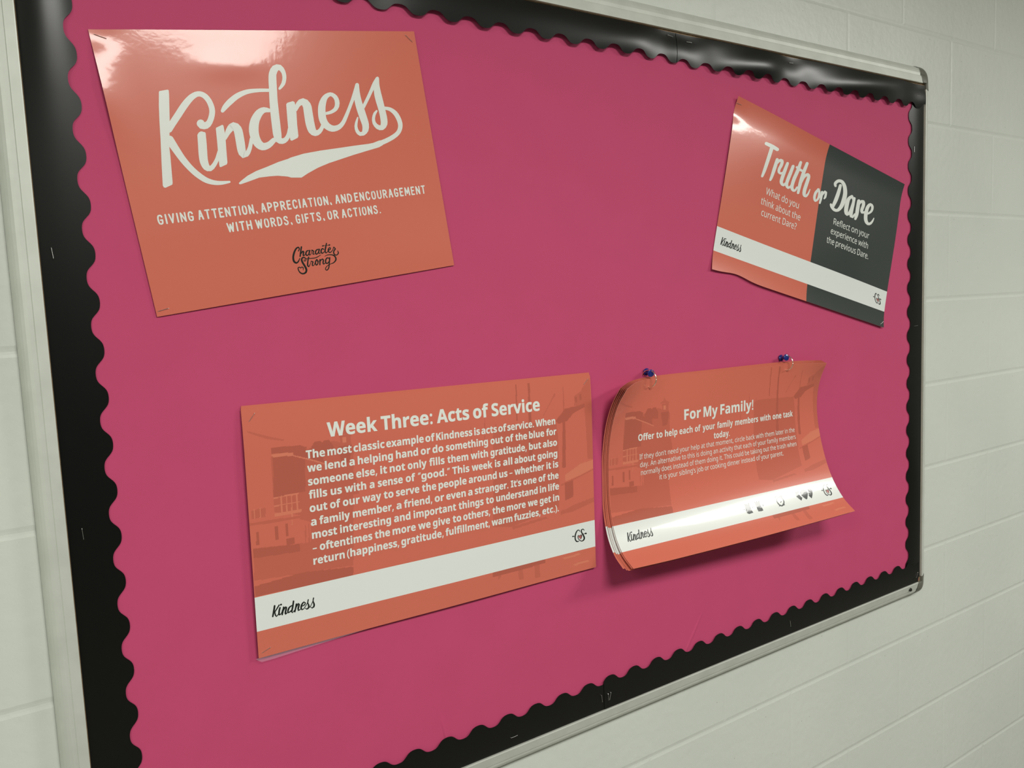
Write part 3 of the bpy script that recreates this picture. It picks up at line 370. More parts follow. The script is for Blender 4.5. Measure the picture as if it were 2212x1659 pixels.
D_CHAR = [
[3654,5411,3651,5409,3660,5412,3649,5404,3666,5411,3650,5399,3669,5408,3652,5395,3684,5393,3664,5379,3699,5377,3676,5364,3710,5357,3681,5352,3712,5334,3680,5339,3706,5310,3676,5325,3689,5292,3673,5323,3665,5290,3669,5325,3644,5295,3656,5329,3621,5305,3641,5338,3599,5320,3625,5350,3585,5333,3616,5360,3571,5347,3605,5373,3557,5364,3593,5388,3544,5381,3582,5404,3531,5399,3571,5421,3520,5417,3562,5438,3509,5436,3553,5455,3499,5456,3544,5473,3489,5476,3536,5492,3481,5496,3528,5510,3474,5517,3522,5528,3468,5537,3518,5544,3464,5561,3515,5564,3462,5584,3513,5584,3462,5607,3513,5602,3464,5629,3515,5618,3469,5649,3517,5630,3481,5670,3523,5642,3497,5687,3531,5652,3515,5699,3541,5660,3536,5707,3547,5664,3562,5706,3556,5666,3586,5695,3569,5663,3608,5679,3586,5653,3621,5664,3596,5644,3633,5648,3609,5631,3644,5631,3622,5616,3656,5613,3635,5600,3667,5597,3648,5584,3669,5593,3652,5581,3669,5587,3657,5579,3666,5582,3663,5580],
[3765,5290,3771,5291,3754,5291,3778,5298,3747,5296,3781,5306,3743,5303,3780,5313,3736,5321,3773,5332,3729,5339,3766,5350,3722,5357,3759,5368,3715,5376,3752,5386,3708,5394,3745,5405,3701,5413,3738,5423,3695,5430,3732,5440,3690,5447,3726,5457,3684,5464,3720,5473,3679,5481,3714,5490,3673,5499,3708,5508,3667,5516,3702,5525,3662,5533,3696,5542,3661,5539,3692,5548,3664,5547,3685,5553,3670,5553,3676,5554],
[3697,5501,3695,5499,3701,5502,3693,5495,3706,5501,3693,5491,3708,5499,3695,5488,3723,5485,3707,5472,3738,5470,3719,5455,3753,5456,3731,5439,3766,5446,3743,5424,3770,5442,3759,5410,3774,5442,3793,5408,3771,5442,3812,5435,3768,5449,3807,5460,3760,5469,3796,5481,3753,5491,3789,5498,3747,5521,3783,5521,3757,5549,3779,5525,3787,5545,3774,5522,3805,5530,3793,5513,3822,5517,3812,5503,3824,5514,3816,5501,3826,5510,3820,5502,3825,5506,3824,5504],
[3944,5421,3944,5425,3941,5415,3941,5431,3935,5412,3936,5435,3930,5411,3931,5436,3913,5411,3914,5439,3893,5411,3900,5441,3871,5419,3891,5446,3851,5436,3879,5458,3834,5459,3867,5475,3823,5484,3860,5490,3823,5511,3859,5506,3830,5537,3862,5523,3847,5556,3864,5530,3873,5557,3866,5529,3895,5546,3880,5523,3915,5529,3896,5512,3928,5513,3907,5500,3939,5494,3919,5483,3950,5474,3931,5464,3961,5456,3943,5446,3963,5452,3946,5443,3962,5447,3950,5441,3959,5443,3956,5441],
[3969,5410,3975,5413,3960,5410,3980,5419,3952,5414,3982,5427,3948,5420,3980,5434,3938,5437,3970,5451,3928,5455,3959,5469,3919,5474,3951,5485,3912,5492,3946,5498,3910,5515,3942,5515,3913,5537,3942,5528,3928,5554,3939,5530,3950,5550,3941,5530,3968,5537,3956,5523,3984,5520,3971,5511,3993,5504,3980,5498,4002,5486,3987,5481,4010,5467,3995,5462,4018,5449,4003,5444,4019,5446,4005,5441,4018,5442,4008,5439,4015,5439,4012,5439],
[4005,5421,4008,5417,4003,5429,4016,5413,4005,5436,4023,5412,4009,5440,4029,5415,4024,5450,4044,5425,4037,5459,4060,5436,4041,5459,4073,5458,4035,5471,4063,5484,4021,5492,4049,5503,4014,5519,4045,5520,4021,5547,4042,5525,4051,5547,4049,5525,4075,5538,4072,5523,4078,5537,4075,5523,4081,5534,4079,5524,4082,5530,4081,5528],
[4205,5424,4205,5429,4201,5419,4203,5435,4195,5416,4198,5440,4190,5416,4193,5441,4172,5418,4175,5446,4151,5420,4159,5450,4128,5429,4149,5456,4108,5447,4136,5468,4092,5469,4124,5485,4082,5494,4117,5498,4082,5519,4117,5513,4091,5543,4121,5528,4110,5561,4122,5532,4137,5557,4126,5530,4159,5542,4142,5521,4178,5525,4159,5508,4190,5509,4169,5496,4200,5491,4178,5481,4209,5473,4188,5464,4218,5456,4198,5447,4219,5453,4201,5444,4218,5448,4206,5442,4215,5444,4212,5442],
[4228,5416,4233,5418,4218,5416,4239,5425,4210,5420,4241,5433,4206,5425,4239,5439,4197,5443,4229,5457,4187,5461,4219,5475,4178,5479,4211,5491,4172,5498,4206,5502,4172,5528,4203,5522,4190,5552,4202,5528,4218,5546,4212,5527,4242,5533,4236,5519,4245,5531,4239,5518,4247,5528,4243,5519,4247,5524,4246,5522],
[4344,5468,4340,5470,4348,5464,4333,5469,4350,5459,4329,5466,4349,5455,4326,5463,4343,5432,4318,5444,4326,5411,4314,5439,4293,5415,4308,5444,4266,5432,4293,5457,4252,5452,4286,5468,4241,5474,4278,5484,4236,5498,4275,5498,4240,5522,4276,5512,4251,5544,4280,5526,4274,5559,4281,5530,4301,5552,4290,5528,4324,5537,4311,5517,4346,5523,4334,5505,4349,5520,4338,5504,4351,5515,4344,5504,4350,5510,4348,5507],
[4446,5295,4451,5297,4438,5296,4457,5302,4432,5300,4458,5309,4428,5305,4457,5314,4420,5323,4450,5333,4411,5341,4443,5351,4402,5359,4435,5370,4394,5377,4428,5389,4386,5395,4421,5406,4379,5411,4415,5423,4371,5430,4407,5442,4363,5447,4399,5460,4355,5465,4392,5476,4349,5482,4387,5490,4346,5500,4385,5500,4348,5525,4384,5518,4357,5548,4387,5531,4379,5563,4387,5535,4404,5556,4392,5534,4424,5541,4412,5523,4443,5526,4432,5512,4445,5524,4436,5511,4447,5520,4440,5511,4446,5515,4444,5513],
[4310,5359,4310,5358,4311,5362,4312,5355,4313,5363,4314,5354,4315,5364,4316,5353,4335,5364,4336,5353,4355,5365,4356,5353,4375,5366,4376,5353,4396,5366,4397,5353,4417,5366,4418,5353,4439,5366,4439,5353,4461,5366,4462,5353,4484,5366,4484,5354,4506,5365,4507,5354,4529,5365,4529,5355,4531,5364,4532,5355,4533,5363,4534,5356,4535,5361,4535,5359],
[4306,5366,4306,5362,4309,5370,4308,5357,4313,5372,4311,5353,4318,5372,4316,5352,4339,5378,4338,5340,4359,5370,4361,5349,4363,5369,4365,5350,4368,5366,4369,5353,4370,5361,4371,5358],
[4479,5361,4479,5357,4481,5366,4482,5353,4485,5369,4487,5350,4489,5370,4491,5349,4511,5383,4513,5339,4537,5365,4537,5353,4539,5364,4539,5353,4542,5362,4542,5355,4543,5360,4543,5357],
[4442,5495,4441,5492,4445,5499,4443,5487,4449,5501,4446,5484,4453,5501,4450,5483,4474,5499,4470,5478,4496,5496,4490,5473,4518,5487,4500,5469,4536,5464,4509,5455,4539,5436,4511,5445,4519,5417,4508,5443,4491,5418,4500,5443,4471,5433,4494,5451,4454,5452,4482,5468,4442,5473,4475,5483,4436,5494,4471,5497,4436,5516,4471,5511,4443,5537,4473,5521,4465,5560,4483,5536,4499,5567,4500,5541,4523,5558,4511,5537,4544,5543,4531,5526,4565,5526,4551,5511,4583,5509,4568,5497,4597,5492,4580,5482,4607,5473,4589,5466,4616,5455,4598,5448,4626,5438,4607,5430,4627,5434,4610,5427,4626,5430,4614,5425,4623,5426,4620,5425],
[4608,5424,4612,5421,4605,5430,4619,5419,4606,5436,4626,5420,4608,5440,4630,5423,4623,5457,4645,5440,4636,5473,4662,5457,4640,5481,4672,5481,4636,5482,4659,5504,4620,5492,4641,5516,4601,5507,4629,5527,4588,5528,4619,5543,4576,5551,4610,5560,4571,5576,4606,5575,4575,5601,4608,5591,4586,5624,4614,5609,4603,5642,4622,5621,4625,5653,4635,5627,4651,5656,4652,5630,4677,5652,4667,5628,4700,5639,4682,5619,4721,5620,4695,5604,4734,5597,4703,5590,4733,5573,4705,5579,4723,5554,4702,5561,4714,5536,4698,5542,4712,5534,4697,5539,4709,5532,4699,5535,4705,5531,4702,5532],
[3778,5624,3781,5625,3774,5623,3783,5629,3770,5625,3784,5633,3767,5627,3782,5636,3754,5646,3772,5654,3748,5671,3766,5660,3780,5689,3783,5667,3801,5676,3785,5661,3815,5660,3796,5649,3824,5640,3801,5638,3822,5618,3798,5625,3815,5596,3789,5610,3802,5578,3780,5600,3784,5565,3769,5596,3760,5559,3756,5594,3735,5561,3747,5596,3712,5573,3738,5603,3691,5593,3728,5615,3678,5619,3722,5629,3675,5640,3722,5637,3676,5659,3723,5651,3679,5679,3727,5667,3684,5698,3731,5685,3689,5718,3736,5703,3695,5736,3742,5718,3702,5753,3748,5734,3709,5771,3756,5751,3716,5788,3764,5769,3723,5805,3771,5786,3728,5820,3777,5804,3733,5839,3783,5823,3738,5857,3789,5843,3742,5873,3794,5863,3744,5888,3796,5883,3744,5899,3795,5903,3741,5913,3790,5926,3735,5926,3780,5948,3728,5937,3766,5967,3720,5945,3748,5982,3708,5952,3725,5993,3691,5959,3700,6000,3673,5963,3674,6002,3658,5963,3648,6000,3643,5959,3625,5991,3626,5950,3604,5978,3610,5939,3586,5961,3598,5925,3571,5942,3590,5911,3561,5923,3583,5893,3555,5902,3578,5874,3550,5881,3574,5856,3547,5861,3572,5843,3545,5843,3575,5824,3551,5815,3581,5819,3569,5797,3591,5817,3593,5792,3601,5819,3617,5798,3610,5830,3630,5814,3631,5844,3631,5821,3656,5831,3642,5810,3668,5822,3667,5797,3675,5827,3694,5810,3685,5841,3708,5835,3686,5854,3705,5857,3682,5875,3697,5878,3679,5896,3689,5898,3679,5898,3688,5900,3679,5900,3686,5901,3682,5902,3683,5902],
[3898,5575,3904,5577,3889,5576,3911,5583,3882,5581,3913,5591,3878,5586,3911,5597,3871,5604,3904,5615,3863,5622,3896,5633,3855,5639,3889,5651,3848,5657,3881,5668,3841,5675,3874,5685,3834,5692,3868,5701,3828,5712,3862,5721,3821,5732,3856,5740,3815,5751,3850,5758,3811,5770,3847,5774,3809,5788,3845,5785,3815,5823,3847,5810,3840,5842,3850,5814,3864,5833,3847,5813,3878,5817,3860,5803,3891,5800,3875,5788,3903,5782,3889,5772,3913,5767,3899,5759,3922,5752,3908,5745,3931,5736,3917,5729,3940,5720,3926,5713,3949,5705,3935,5698,3950,5702,3937,5695,3950,5698,3941,5694,3948,5695,3945,5694],
[3815,5621,3816,5617,3817,5625,3819,5613,3820,5628,3823,5611,3824,5629,3827,5611,3845,5631,3848,5612,3867,5633,3870,5614,3889,5636,3892,5615,3910,5638,3914,5617,3932,5640,3935,5619,3952,5642,3955,5620,3971,5643,3974,5621,3997,5644,3999,5622,4020,5645,4022,5622,4042,5645,4043,5622,4063,5644,4063,5622,4084,5642,4081,5620,4107,5638,4102,5616,4128,5631,4121,5611,4147,5624,4139,5604,4165,5617,4158,5598,4187,5607,4181,5591,4208,5597,4202,5583,4229,5587,4224,5576,4231,5585,4227,5575,4233,5583,4230,5576,4233,5580,4232,5578],
[3931,5697,3933,5693,3930,5704,3940,5689,3932,5710,3947,5688,3936,5713,3952,5690,3952,5723,3968,5698,3966,5731,3987,5707,3969,5732,4001,5726,3966,5735,3994,5749,3955,5748,3981,5765,3944,5767,3973,5776,3936,5797,3967,5799,3940,5826,3966,5811,3969,5835,3967,5811,3994,5822,3983,5807,4010,5806,3996,5795,4025,5786,4010,5777,4040,5767,4025,5758,4041,5764,4028,5755,4041,5760,4032,5754,4039,5756,4037,5755],
[4109,5670,4113,5674,4102,5667,4116,5681,4094,5668,4114,5689,4088,5671,4110,5693,4072,5685,4094,5708,4054,5700,4079,5721,4039,5719,4069,5734,4030,5741,4063,5748,4026,5763,4060,5765,4025,5784,4060,5779,4033,5814,4063,5801,4055,5835,4066,5808,4082,5828,4066,5804,4102,5812,4080,5793,4118,5793,4092,5779,4128,5772,4099,5764,4135,5749,4104,5745,4136,5726,4105,5729,4131,5706,4102,5718,4121,5690,4094,5705,4113,5675,4086,5691,4109,5671,4084,5686,4102,5669,4085,5679,4094,5670,4089,5672],
[4080,5738,4080,5735,4082,5741,4081,5731,4085,5743,4084,5729,4088,5743,4087,5728,4105,5741,4104,5726,4122,5740,4121,5724,4139,5738,4138,5722,4156,5736,4155,5721,4159,5735,4158,5721,4162,5732,4162,5723,4164,5729,4164,5726],
[4186,5678,4192,5679,4177,5680,4200,5684,4170,5686,4203,5692,4167,5692,4203,5698,4162,5713,4197,5720,4157,5735,4191,5741,4151,5756,4186,5763,4146,5778,4180,5784,4141,5799,4175,5806,4135,5821,4169,5827,4135,5827,4166,5833,4138,5834,4160,5838,4145,5839,4151,5840],
[4170,5751,4168,5749,4174,5753,4166,5745,4178,5752,4167,5741,4181,5750,4170,5738,4201,5736,4187,5721,4221,5721,4204,5703,4239,5709,4222,5686,4243,5706,4247,5675,4249,5710,4278,5689,4252,5725,4289,5721,4249,5736,4283,5746,4240,5757,4273,5768,4233,5779,4267,5784,4231,5811,4265,5805,4246,5836,4265,5812,4274,5834,4265,5810,4293,5822,4283,5804,4310,5810,4303,5796,4313,5808,4306,5795,4315,5804,4310,5796,4315,5800,4313,5798],
[4443,5700,4441,5704,4444,5693,4435,5707,4441,5687,4428,5708,4437,5684,4423,5707,4415,5671,4403,5698,4385,5665,4388,5696,4359,5677,4379,5702,4338,5695,4364,5716,4321,5716,4352,5732,4311,5735,4347,5745,4306,5756,4342,5762,4303,5777,4340,5777,4304,5798,4339,5786,4323,5826,4347,5802,4355,5837,4358,5807,4377,5828,4362,5805,4393,5814,4375,5796,4407,5800,4391,5783,4421,5787,4407,5772,4424,5784,4411,5770,4425,5779,4416,5769,4424,5774,4421,5771],
[4458,5670,4464,5671,4449,5671,4471,5676,4443,5676,4474,5684,4440,5682,4473,5690,4433,5702,4467,5710,4427,5722,4461,5730,4421,5742,4454,5750,4415,5762,4448,5770,4409,5782,4442,5789,4403,5801,4435,5809,4397,5819,4429,5827,4391,5841,4423,5848,4385,5863,4416,5870,4379,5884,4410,5891,4373,5903,4404,5911,4367,5920,4396,5931,4360,5933,4387,5948,4347,5951,4370,5969,4333,5965,4351,5986,4319,5974,4332,5998,4313,5978,4309,6004,4300,5974,4280,5991,4293,5958,4268,5962,4296,5947,4273,5940,4304,5930,4285,5918,4320,5912,4305,5898,4332,5904,4320,5888,4346,5895,4337,5879,4364,5886,4355,5870,4382,5877,4374,5861,4400,5869,4394,5853,4418,5863,4413,5846,4439,5857,4435,5840,4461,5854,4458,5836,4483,5852,4481,5832,4506,5849,4501,5827,4528,5844,4518,5821,4552,5834,4538,5810,4576,5821,4556,5797,4597,5807,4571,5783,4614,5790,4583,5769,4627,5772,4591,5756,4635,5752,4596,5743,4639,5730,4599,5729,4638,5708,4599,5716,4631,5687,4595,5700,4619,5665,4587,5683,4603,5645,4576,5667,4584,5629,4562,5653,4565,5618,4549,5645,4543,5610,4531,5637,4521,5604,4512,5630,4499,5600,4492,5625,4479,5597,4474,5621,4455,5595,4453,5618,4432,5595,4432,5617,4411,5597,4412,5618,4391,5601,4394,5619,4367,5607,4372,5623,4347,5616,4352,5630,4327,5625,4331,5636,4325,5626,4329,5637,4323,5629,4326,5636,4323,5632,4324,5634]]
D_TRUTH = [
[1785,1171,1795,1147,1793,1203,1827,1114,1821,1222,1871,1093,1854,1227,1907,1087,1934,1226,1988,1084,2013,1226,2069,1080,2091,1226,2152,1077,2168,1227,2237,1077,2247,1230,2322,1080,2328,1234,2407,1085,2411,1239,2490,1092,2495,1243,2572,1098,2533,1240,2605,1105,2581,1222,2631,1128,2620,1189,2633,1164],
[2208,1166,2244,1162,2157,1187,2289,1173,2121,1220,2312,1198,2108,1248,2314,1225,2095,1307,2300,1285,2083,1367,2287,1344,2070,1426,2274,1404,2057,1485,2260,1463,2045,1544,2247,1523,2033,1602,2234,1581,2021,1660,2221,1639,2009,1716,2208,1696,1997,1781,2193,1760,1984,1846,2178,1826,1972,1910,2163,1891,1960,1973,2148,1954,1949,2033,2133,2015,1938,2089,2119,2072,1929,2140,2105,2125,1915,2214,2081,2203,1903,2276,2058,2267,1892,2333,2036,2325,1881,2393,2013,2385,1881,2411,2003,2404,1894,2429,1979,2424,1922,2438,1945,2436],
[2616,1484,2648,1480,2571,1503,2688,1489,2541,1531,2709,1511,2530,1556,2711,1534,2515,1620,2701,1598,2500,1682,2693,1660,2486,1745,2683,1722,2471,1810,2673,1787,2458,1877,2660,1855,2447,1939,2646,1917,2436,2006,2630,1985,2425,2074,2612,2055,2415,2140,2594,2122,2405,2199,2577,2183,2398,2246,2561,2236,2380,2331,2525,2327,2366,2389,2492,2389,2364,2406,2480,2406,2375,2424,2455,2424,2400,2434,2422,2435],
[2577,1787,2564,1784,2599,1783,2550,1775,2619,1773,2548,1761,2629,1762,2553,1749,2677,1707,2583,1692,2725,1650,2613,1631,2769,1602,2648,1571,2794,1581,2703,1510,2851,1554,2829,1442,2853,1553,2972,1439,2837,1557,3018,1510,2832,1606,3015,1580,2820,1662,3001,1651,2799,1718,2970,1723,2767,1785,2932,1791,2742,1853,2909,1840,2737,1932,2899,1892,2769,1997,2902,1917,2853,2028,2925,1932,2971,2019,2938,1944,3085,1938,3028,1892,3099,1926,3046,1883,3108,1908,3071,1878,3104,1891,3094,1883],
[3257,1433,3286,1431,3213,1449,3322,1441,3183,1474,3339,1463,3170,1497,3338,1485,3150,1555,3325,1543,3130,1612,3311,1600,3109,1670,3298,1657,3090,1728,3285,1714,3071,1785,3271,1771,3054,1842,3258,1826,3034,1912,3241,1895,3015,1984,3223,1967,2998,2054,3206,2035,2984,2119,3192,2097,2975,2175,3182,2148,2970,2245,3172,2208,2978,2301,3170,2241,3013,2353,3171,2256,3107,2402,3209,2289,3244,2401,3235,2298,3343,2337,3235,2292,3396,2271,3279,2246,3437,2206,3321,2192,3466,2144,3353,2140,3487,2082,3379,2083,3508,2022,3407,2023,3510,2008,3416,2009,3501,1994,3436,1995,3480,1986,3463,1986],
[3618,1433,3649,1431,3572,1449,3686,1442,3539,1476,3704,1466,3525,1500,3703,1489,3502,1567,3685,1556,3477,1633,3668,1622,3453,1700,3651,1688,3430,1767,3633,1755,3408,1834,3615,1822,3390,1891,3597,1880,3371,1952,3578,1941,3353,2013,3558,2001,3336,2072,3540,2059,3323,2126,3525,2110,3314,2175,3515,2150,3309,2246,3505,2210,3319,2301,3505,2243,3347,2349,3509,2264,3420,2401,3538,2300,3541,2415,3548,2313,3655,2354,3566,2303,3724,2277,3623,2252,3758,2218,3654,2210,3784,2158,3685,2154,3809,2099,3716,2095,3812,2086,3726,2083,3806,2072,3746,2070,3787,2064,3771,2063],
[4041,1146,4071,1144,3997,1164,4109,1153,3966,1190,4127,1175,3953,1213,4127,1198,3932,1280,4114,1263,3911,1345,4101,1328,3890,1410,4088,1393,3867,1476,4073,1462,3843,1546,4053,1535,3824,1599,4034,1592,3802,1657,4012,1652,3779,1717,3988,1713,3755,1778,3964,1774,3732,1839,3941,1833,3712,1897,3921,1888,3695,1952,3905,1938,3678,2022,3886,2004,3664,2089,3871,2067,3655,2151,3860,2124,3651,2208,3853,2174,3653,2263,3850,2210,3684,2353,3862,2278,3756,2410,3883,2305,3870,2428,3909,2319,3998,2387,3930,2320,4057,2318,3946,2302,4087,2252,3982,2245,4114,2190,4021,2184,4117,2177,4031,2172,4111,2163,4051,2159,4093,2154,4077,2153],
[3781,1459,3792,1443,3781,1483,3820,1422,3796,1499,3852,1412,3817,1506,3878,1411,3886,1516,3950,1417,3956,1527,4021,1423,4026,1535,4086,1428,4125,1537,4176,1436,4220,1535,4264,1444,4245,1532,4286,1448,4275,1520,4304,1461,4299,1499,4307,1483],
[4448,1056,4480,1054,4401,1073,4518,1065,4367,1100,4536,1089,4352,1124,4535,1113,4331,1183,4518,1172,4310,1242,4501,1231,4288,1300,4484,1289,4266,1359,4468,1347,4245,1419,4452,1405,4225,1479,4436,1464,4207,1541,4421,1523,4190,1604,4407,1584,4174,1668,4392,1647,4159,1733,4379,1710,4145,1798,4365,1774,4132,1862,4353,1837,4122,1926,4340,1899,4113,1988,4329,1960,4108,2049,4318,2019,4105,2108,4308,2077,4105,2166,4299,2135,4106,2223,4290,2192,4107,2279,4281,2250,4108,2335,4272,2309,4108,2392,4263,2367,4113,2410,4256,2388,4133,2427,4232,2411,4168,2433,4195,2428],
[4243,2062,4227,2063,4266,2055,4209,2056,4284,2042,4201,2044,4292,2030,4202,2032,4320,1969,4220,1971,4348,1904,4236,1908,4375,1840,4253,1844,4403,1781,4272,1782,4431,1728,4293,1722,4456,1691,4323,1665,4519,1628,4395,1577,4578,1589,4485,1508,4586,1583,4599,1457,4563,1580,4734,1479,4571,1621,4774,1564,4565,1658,4772,1630,4549,1720,4760,1700,4529,1792,4743,1773,4510,1866,4727,1846,4495,1926,4713,1907,4478,1991,4697,1973,4462,2058,4680,2038,4448,2121,4667,2097,4440,2179,4659,2146,4438,2256,4654,2213,4448,2322,4657,2261,4478,2381,4660,2286,4566,2428,4675,2307,4710,2412,4659,2319,4801,2334,4689,2301,4851,2245,4750,2236,4873,2177,4783,2179,4887,2106,4815,2109,4900,2035,4846,2038,4901,2028,4850,2031,4895,2021,4861,2023,4884,2018,4875,2018],
[5439,1832,5462,1839,5398,1835,5483,1858,5361,1851,5483,1883,5339,1869,5470,1904,5284,1927,5417,1963,5224,1990,5368,2018,5176,2065,5336,2068,5150,2147,5316,2132,5141,2230,5305,2202,5147,2304,5305,2257,5193,2385,5326,2318,5303,2427,5324,2336,5432,2361,5338,2320,5510,2270,5393,2256,5541,2199,5411,2206,5560,2125,5420,2143,5568,2056,5423,2086,5560,1973,5415,2015,5525,1899,5400,1972,5421,1850,5321,1931,5399,1845,5307,1920,5367,1847,5303,1899,5333,1861,5316,1875],
[5488,2231,5478,2229,5507,2229,5467,2220,5523,2221,5466,2209,5533,2213,5471,2200,5601,2132,5536,2118,5669,2051,5600,2037,5675,2041,5611,2028,5673,2028,5629,2019,5662,2019,5650,2017],
[5642,1875,5670,1870,5603,1894,5708,1875,5579,1918,5730,1892,5572,1939,5735,1910,5570,1998,5732,1970,5568,2058,5729,2030,5566,2116,5725,2090,5564,2173,5718,2150,5562,2228,5708,2209,5559,2283,5694,2266,5556,2339,5680,2323,5553,2394,5666,2380,5555,2408,5660,2395,5569,2420,5642,2412,5594,2425,5614,2423],
[5640,2120,5627,2118,5661,2116,5613,2110,5678,2107,5610,2099,5687,2097,5614,2088,5739,2031,5649,2021,5792,1962,5685,1950,5840,1903,5722,1884,5823,1897,5811,1805,5843,1898,5962,1828,5835,1938,5976,1913,5825,2021,5968,2001,5818,2078,5951,2078,5803,2129,5882,2142,5797,2141,5871,2153,5800,2154,5851,2162,5814,2164,5827,2166],
[6745,1268,6778,1263,6697,1287,6821,1272,6665,1316,6844,1293,6653,1340,6846,1316,6636,1409,6838,1383,6620,1477,6831,1450,6603,1545,6823,1518,6586,1611,6814,1587,6568,1677,6801,1655,6549,1742,6786,1723,6528,1807,6768,1790,6508,1871,6749,1857,6487,1934,6727,1922,6467,1994,6703,1987,6448,2053,6676,2049,6428,2109,6646,2109,6408,2166,6614,2167,6388,2223,6583,2224,6368,2280,6552,2282,6365,2304,6535,2305,6380,2329,6498,2330,6417,2344,6449,2344],
[6485,1466,6461,1477,6510,1441,6422,1485,6517,1417,6390,1481,6509,1401,6373,1469,6490,1363,6323,1427,6492,1339,6303,1353,6517,1314,6355,1275,6566,1267,6429,1203,6611,1237,6525,1139,6657,1221,6637,1097,6714,1212,6755,1075,6763,1214,6872,1077,6812,1234,6973,1107,6865,1272,7058,1155,6912,1324,7128,1216,6939,1369,7172,1272,6963,1423,7208,1336,6981,1483,7236,1404,6992,1546,7256,1476,6994,1598,7266,1538,6991,1653,7270,1602,6985,1712,7269,1667,6975,1771,7263,1733,6963,1830,7252,1799,6951,1891,7234,1867,6936,1953,7212,1937,6918,2015,7183,2007,6898,2072,7151,2075,6877,2122,7113,2140,6845,2181,7059,2213,6808,2235,6997,2281,6770,2280,6929,2341,6751,2303,6844,2400,6687,2331,6695,2452,6618,2334,6553,2459,6571,2326,6460,2440,6511,2304,6385,2410,6463,2283,6323,2376,6415,2252,6275,2327,6376,2217,6247,2278,6360,2206,6241,2263,6331,2201,6248,2240,6294,2207,6272,2218],
[7660,1484,7683,1496,7614,1480,7696,1524,7567,1492,7685,1555,7535,1509,7661,1577,7464,1557,7597,1628,7381,1614,7545,1668,7307,1697,7511,1717,7271,1766,7498,1757,7245,1837,7485,1816,7224,1909,7476,1881,7208,1979,7470,1946,7198,2043,7464,2003,7192,2116,7460,2069,7195,2186,7459,2130,7205,2248,7462,2185,7223,2305,7466,2224,7282,2386,7482,2285,7429,2423,7443,2296,7578,2342,7438,2294,7660,2236,7504,2217,7689,2176,7525,2176,7713,2112,7549,2118,7735,2045,7572,2054,7755,1978,7592,1989,7773,1917,7610,1928,7794,1844,7631,1857,7814,1772,7650,1788,7827,1702,7661,1728,7824,1636,7661,1686,7785,1574,7639,1652,7726,1538,7595,1626,7674,1507,7544,1596,7651,1498,7530,1581,7612,1499,7528,1556,7571,1513,7548,1529],
[7768,1522,7798,1518,7726,1540,7838,1524,7698,1566,7860,1542,7690,1587,7864,1561,7678,1656,7860,1629,7667,1723,7855,1696,7656,1793,7850,1765,7643,1867,7844,1839,7631,1933,7836,1907,7617,2007,7826,1981,7603,2082,7816,2055,7592,2153,7808,2123,7585,2213,7803,2178,7583,2288,7799,2248,7591,2348,7799,2293,7649,2416,7771,2295,7850,2405,7803,2314,7942,2301,7818,2285,7981,2211,7884,2203,7985,2198,7895,2191,7980,2183,7917,2178,7961,2174,7944,2173],
[8082,1529,8121,1522,8030,1553,8172,1528,7997,1585,8202,1549,7988,1612,8209,1573,7982,1673,8209,1633,7976,1734,8210,1693,7970,1795,8210,1753,7965,1855,8210,1813,7960,1916,8208,1874,7958,1980,8205,1937,7956,2045,8202,2002,7955,2108,8198,2068,7954,2167,8191,2131,7953,2217,8181,2189,7949,2283,8156,2266,7943,2337,8124,2328,7937,2395,8093,2387,7937,2413,8081,2406,7953,2432,8053,2427,7986,2441,8013,2440],
[8042,1916,8025,1915,8069,1910,8006,1906,8091,1897,8000,1892,8102,1885,8004,1879,8152,1813,8036,1807,8202,1740,8069,1732,8250,1676,8105,1659,8285,1639,8156,1588,8356,1598,8283,1498,8352,1602,8455,1466,8328,1603,8540,1524,8337,1646,8560,1592,8339,1698,8562,1666,8323,1758,8540,1746,8293,1834,8507,1825,8273,1911,8487,1880,8287,1997,8482,1937,8371,2060,8463,1949,8511,2028,8468,1944,8604,1979,8551,1913,8625,1967,8576,1905,8642,1946,8608,1904,8643,1925,8634,1913],
[8559,2022,8557,2011,8573,2034,8567,1993,8595,2038,8586,1979,8616,2036,8606,1972,8740,2010,8718,1941,8875,1966,8818,1901,8975,1908,8881,1858,9068,1839,8948,1801,9141,1762,8992,1749,9181,1680,9012,1694,9192,1600,9015,1636,9176,1526,9006,1601,9087,1458,8962,1569,8929,1450,8937,1570,8797,1516,8947,1578,8714,1593,8907,1625,8650,1680,8870,1688,8616,1756,8852,1742,8592,1837,8836,1811,8576,1919,8826,1884,8568,1997,8821,1954,8568,2073,8821,2022,8576,2150,8826,2090,8592,2222,8837,2152,8622,2287,8852,2197,8682,2353,8886,2245,8764,2399,8926,2278,8876,2424,8942,2292,9033,2394,8984,2290,9164,2319,9045,2264,9244,2225,9116,2203,9293,2134,9183,2126,9313,2069,9226,2069,9322,2013,9260,2015,9323,2005,9265,2007,9317,1998,9277,1999,9305,1994,9294,1994]]
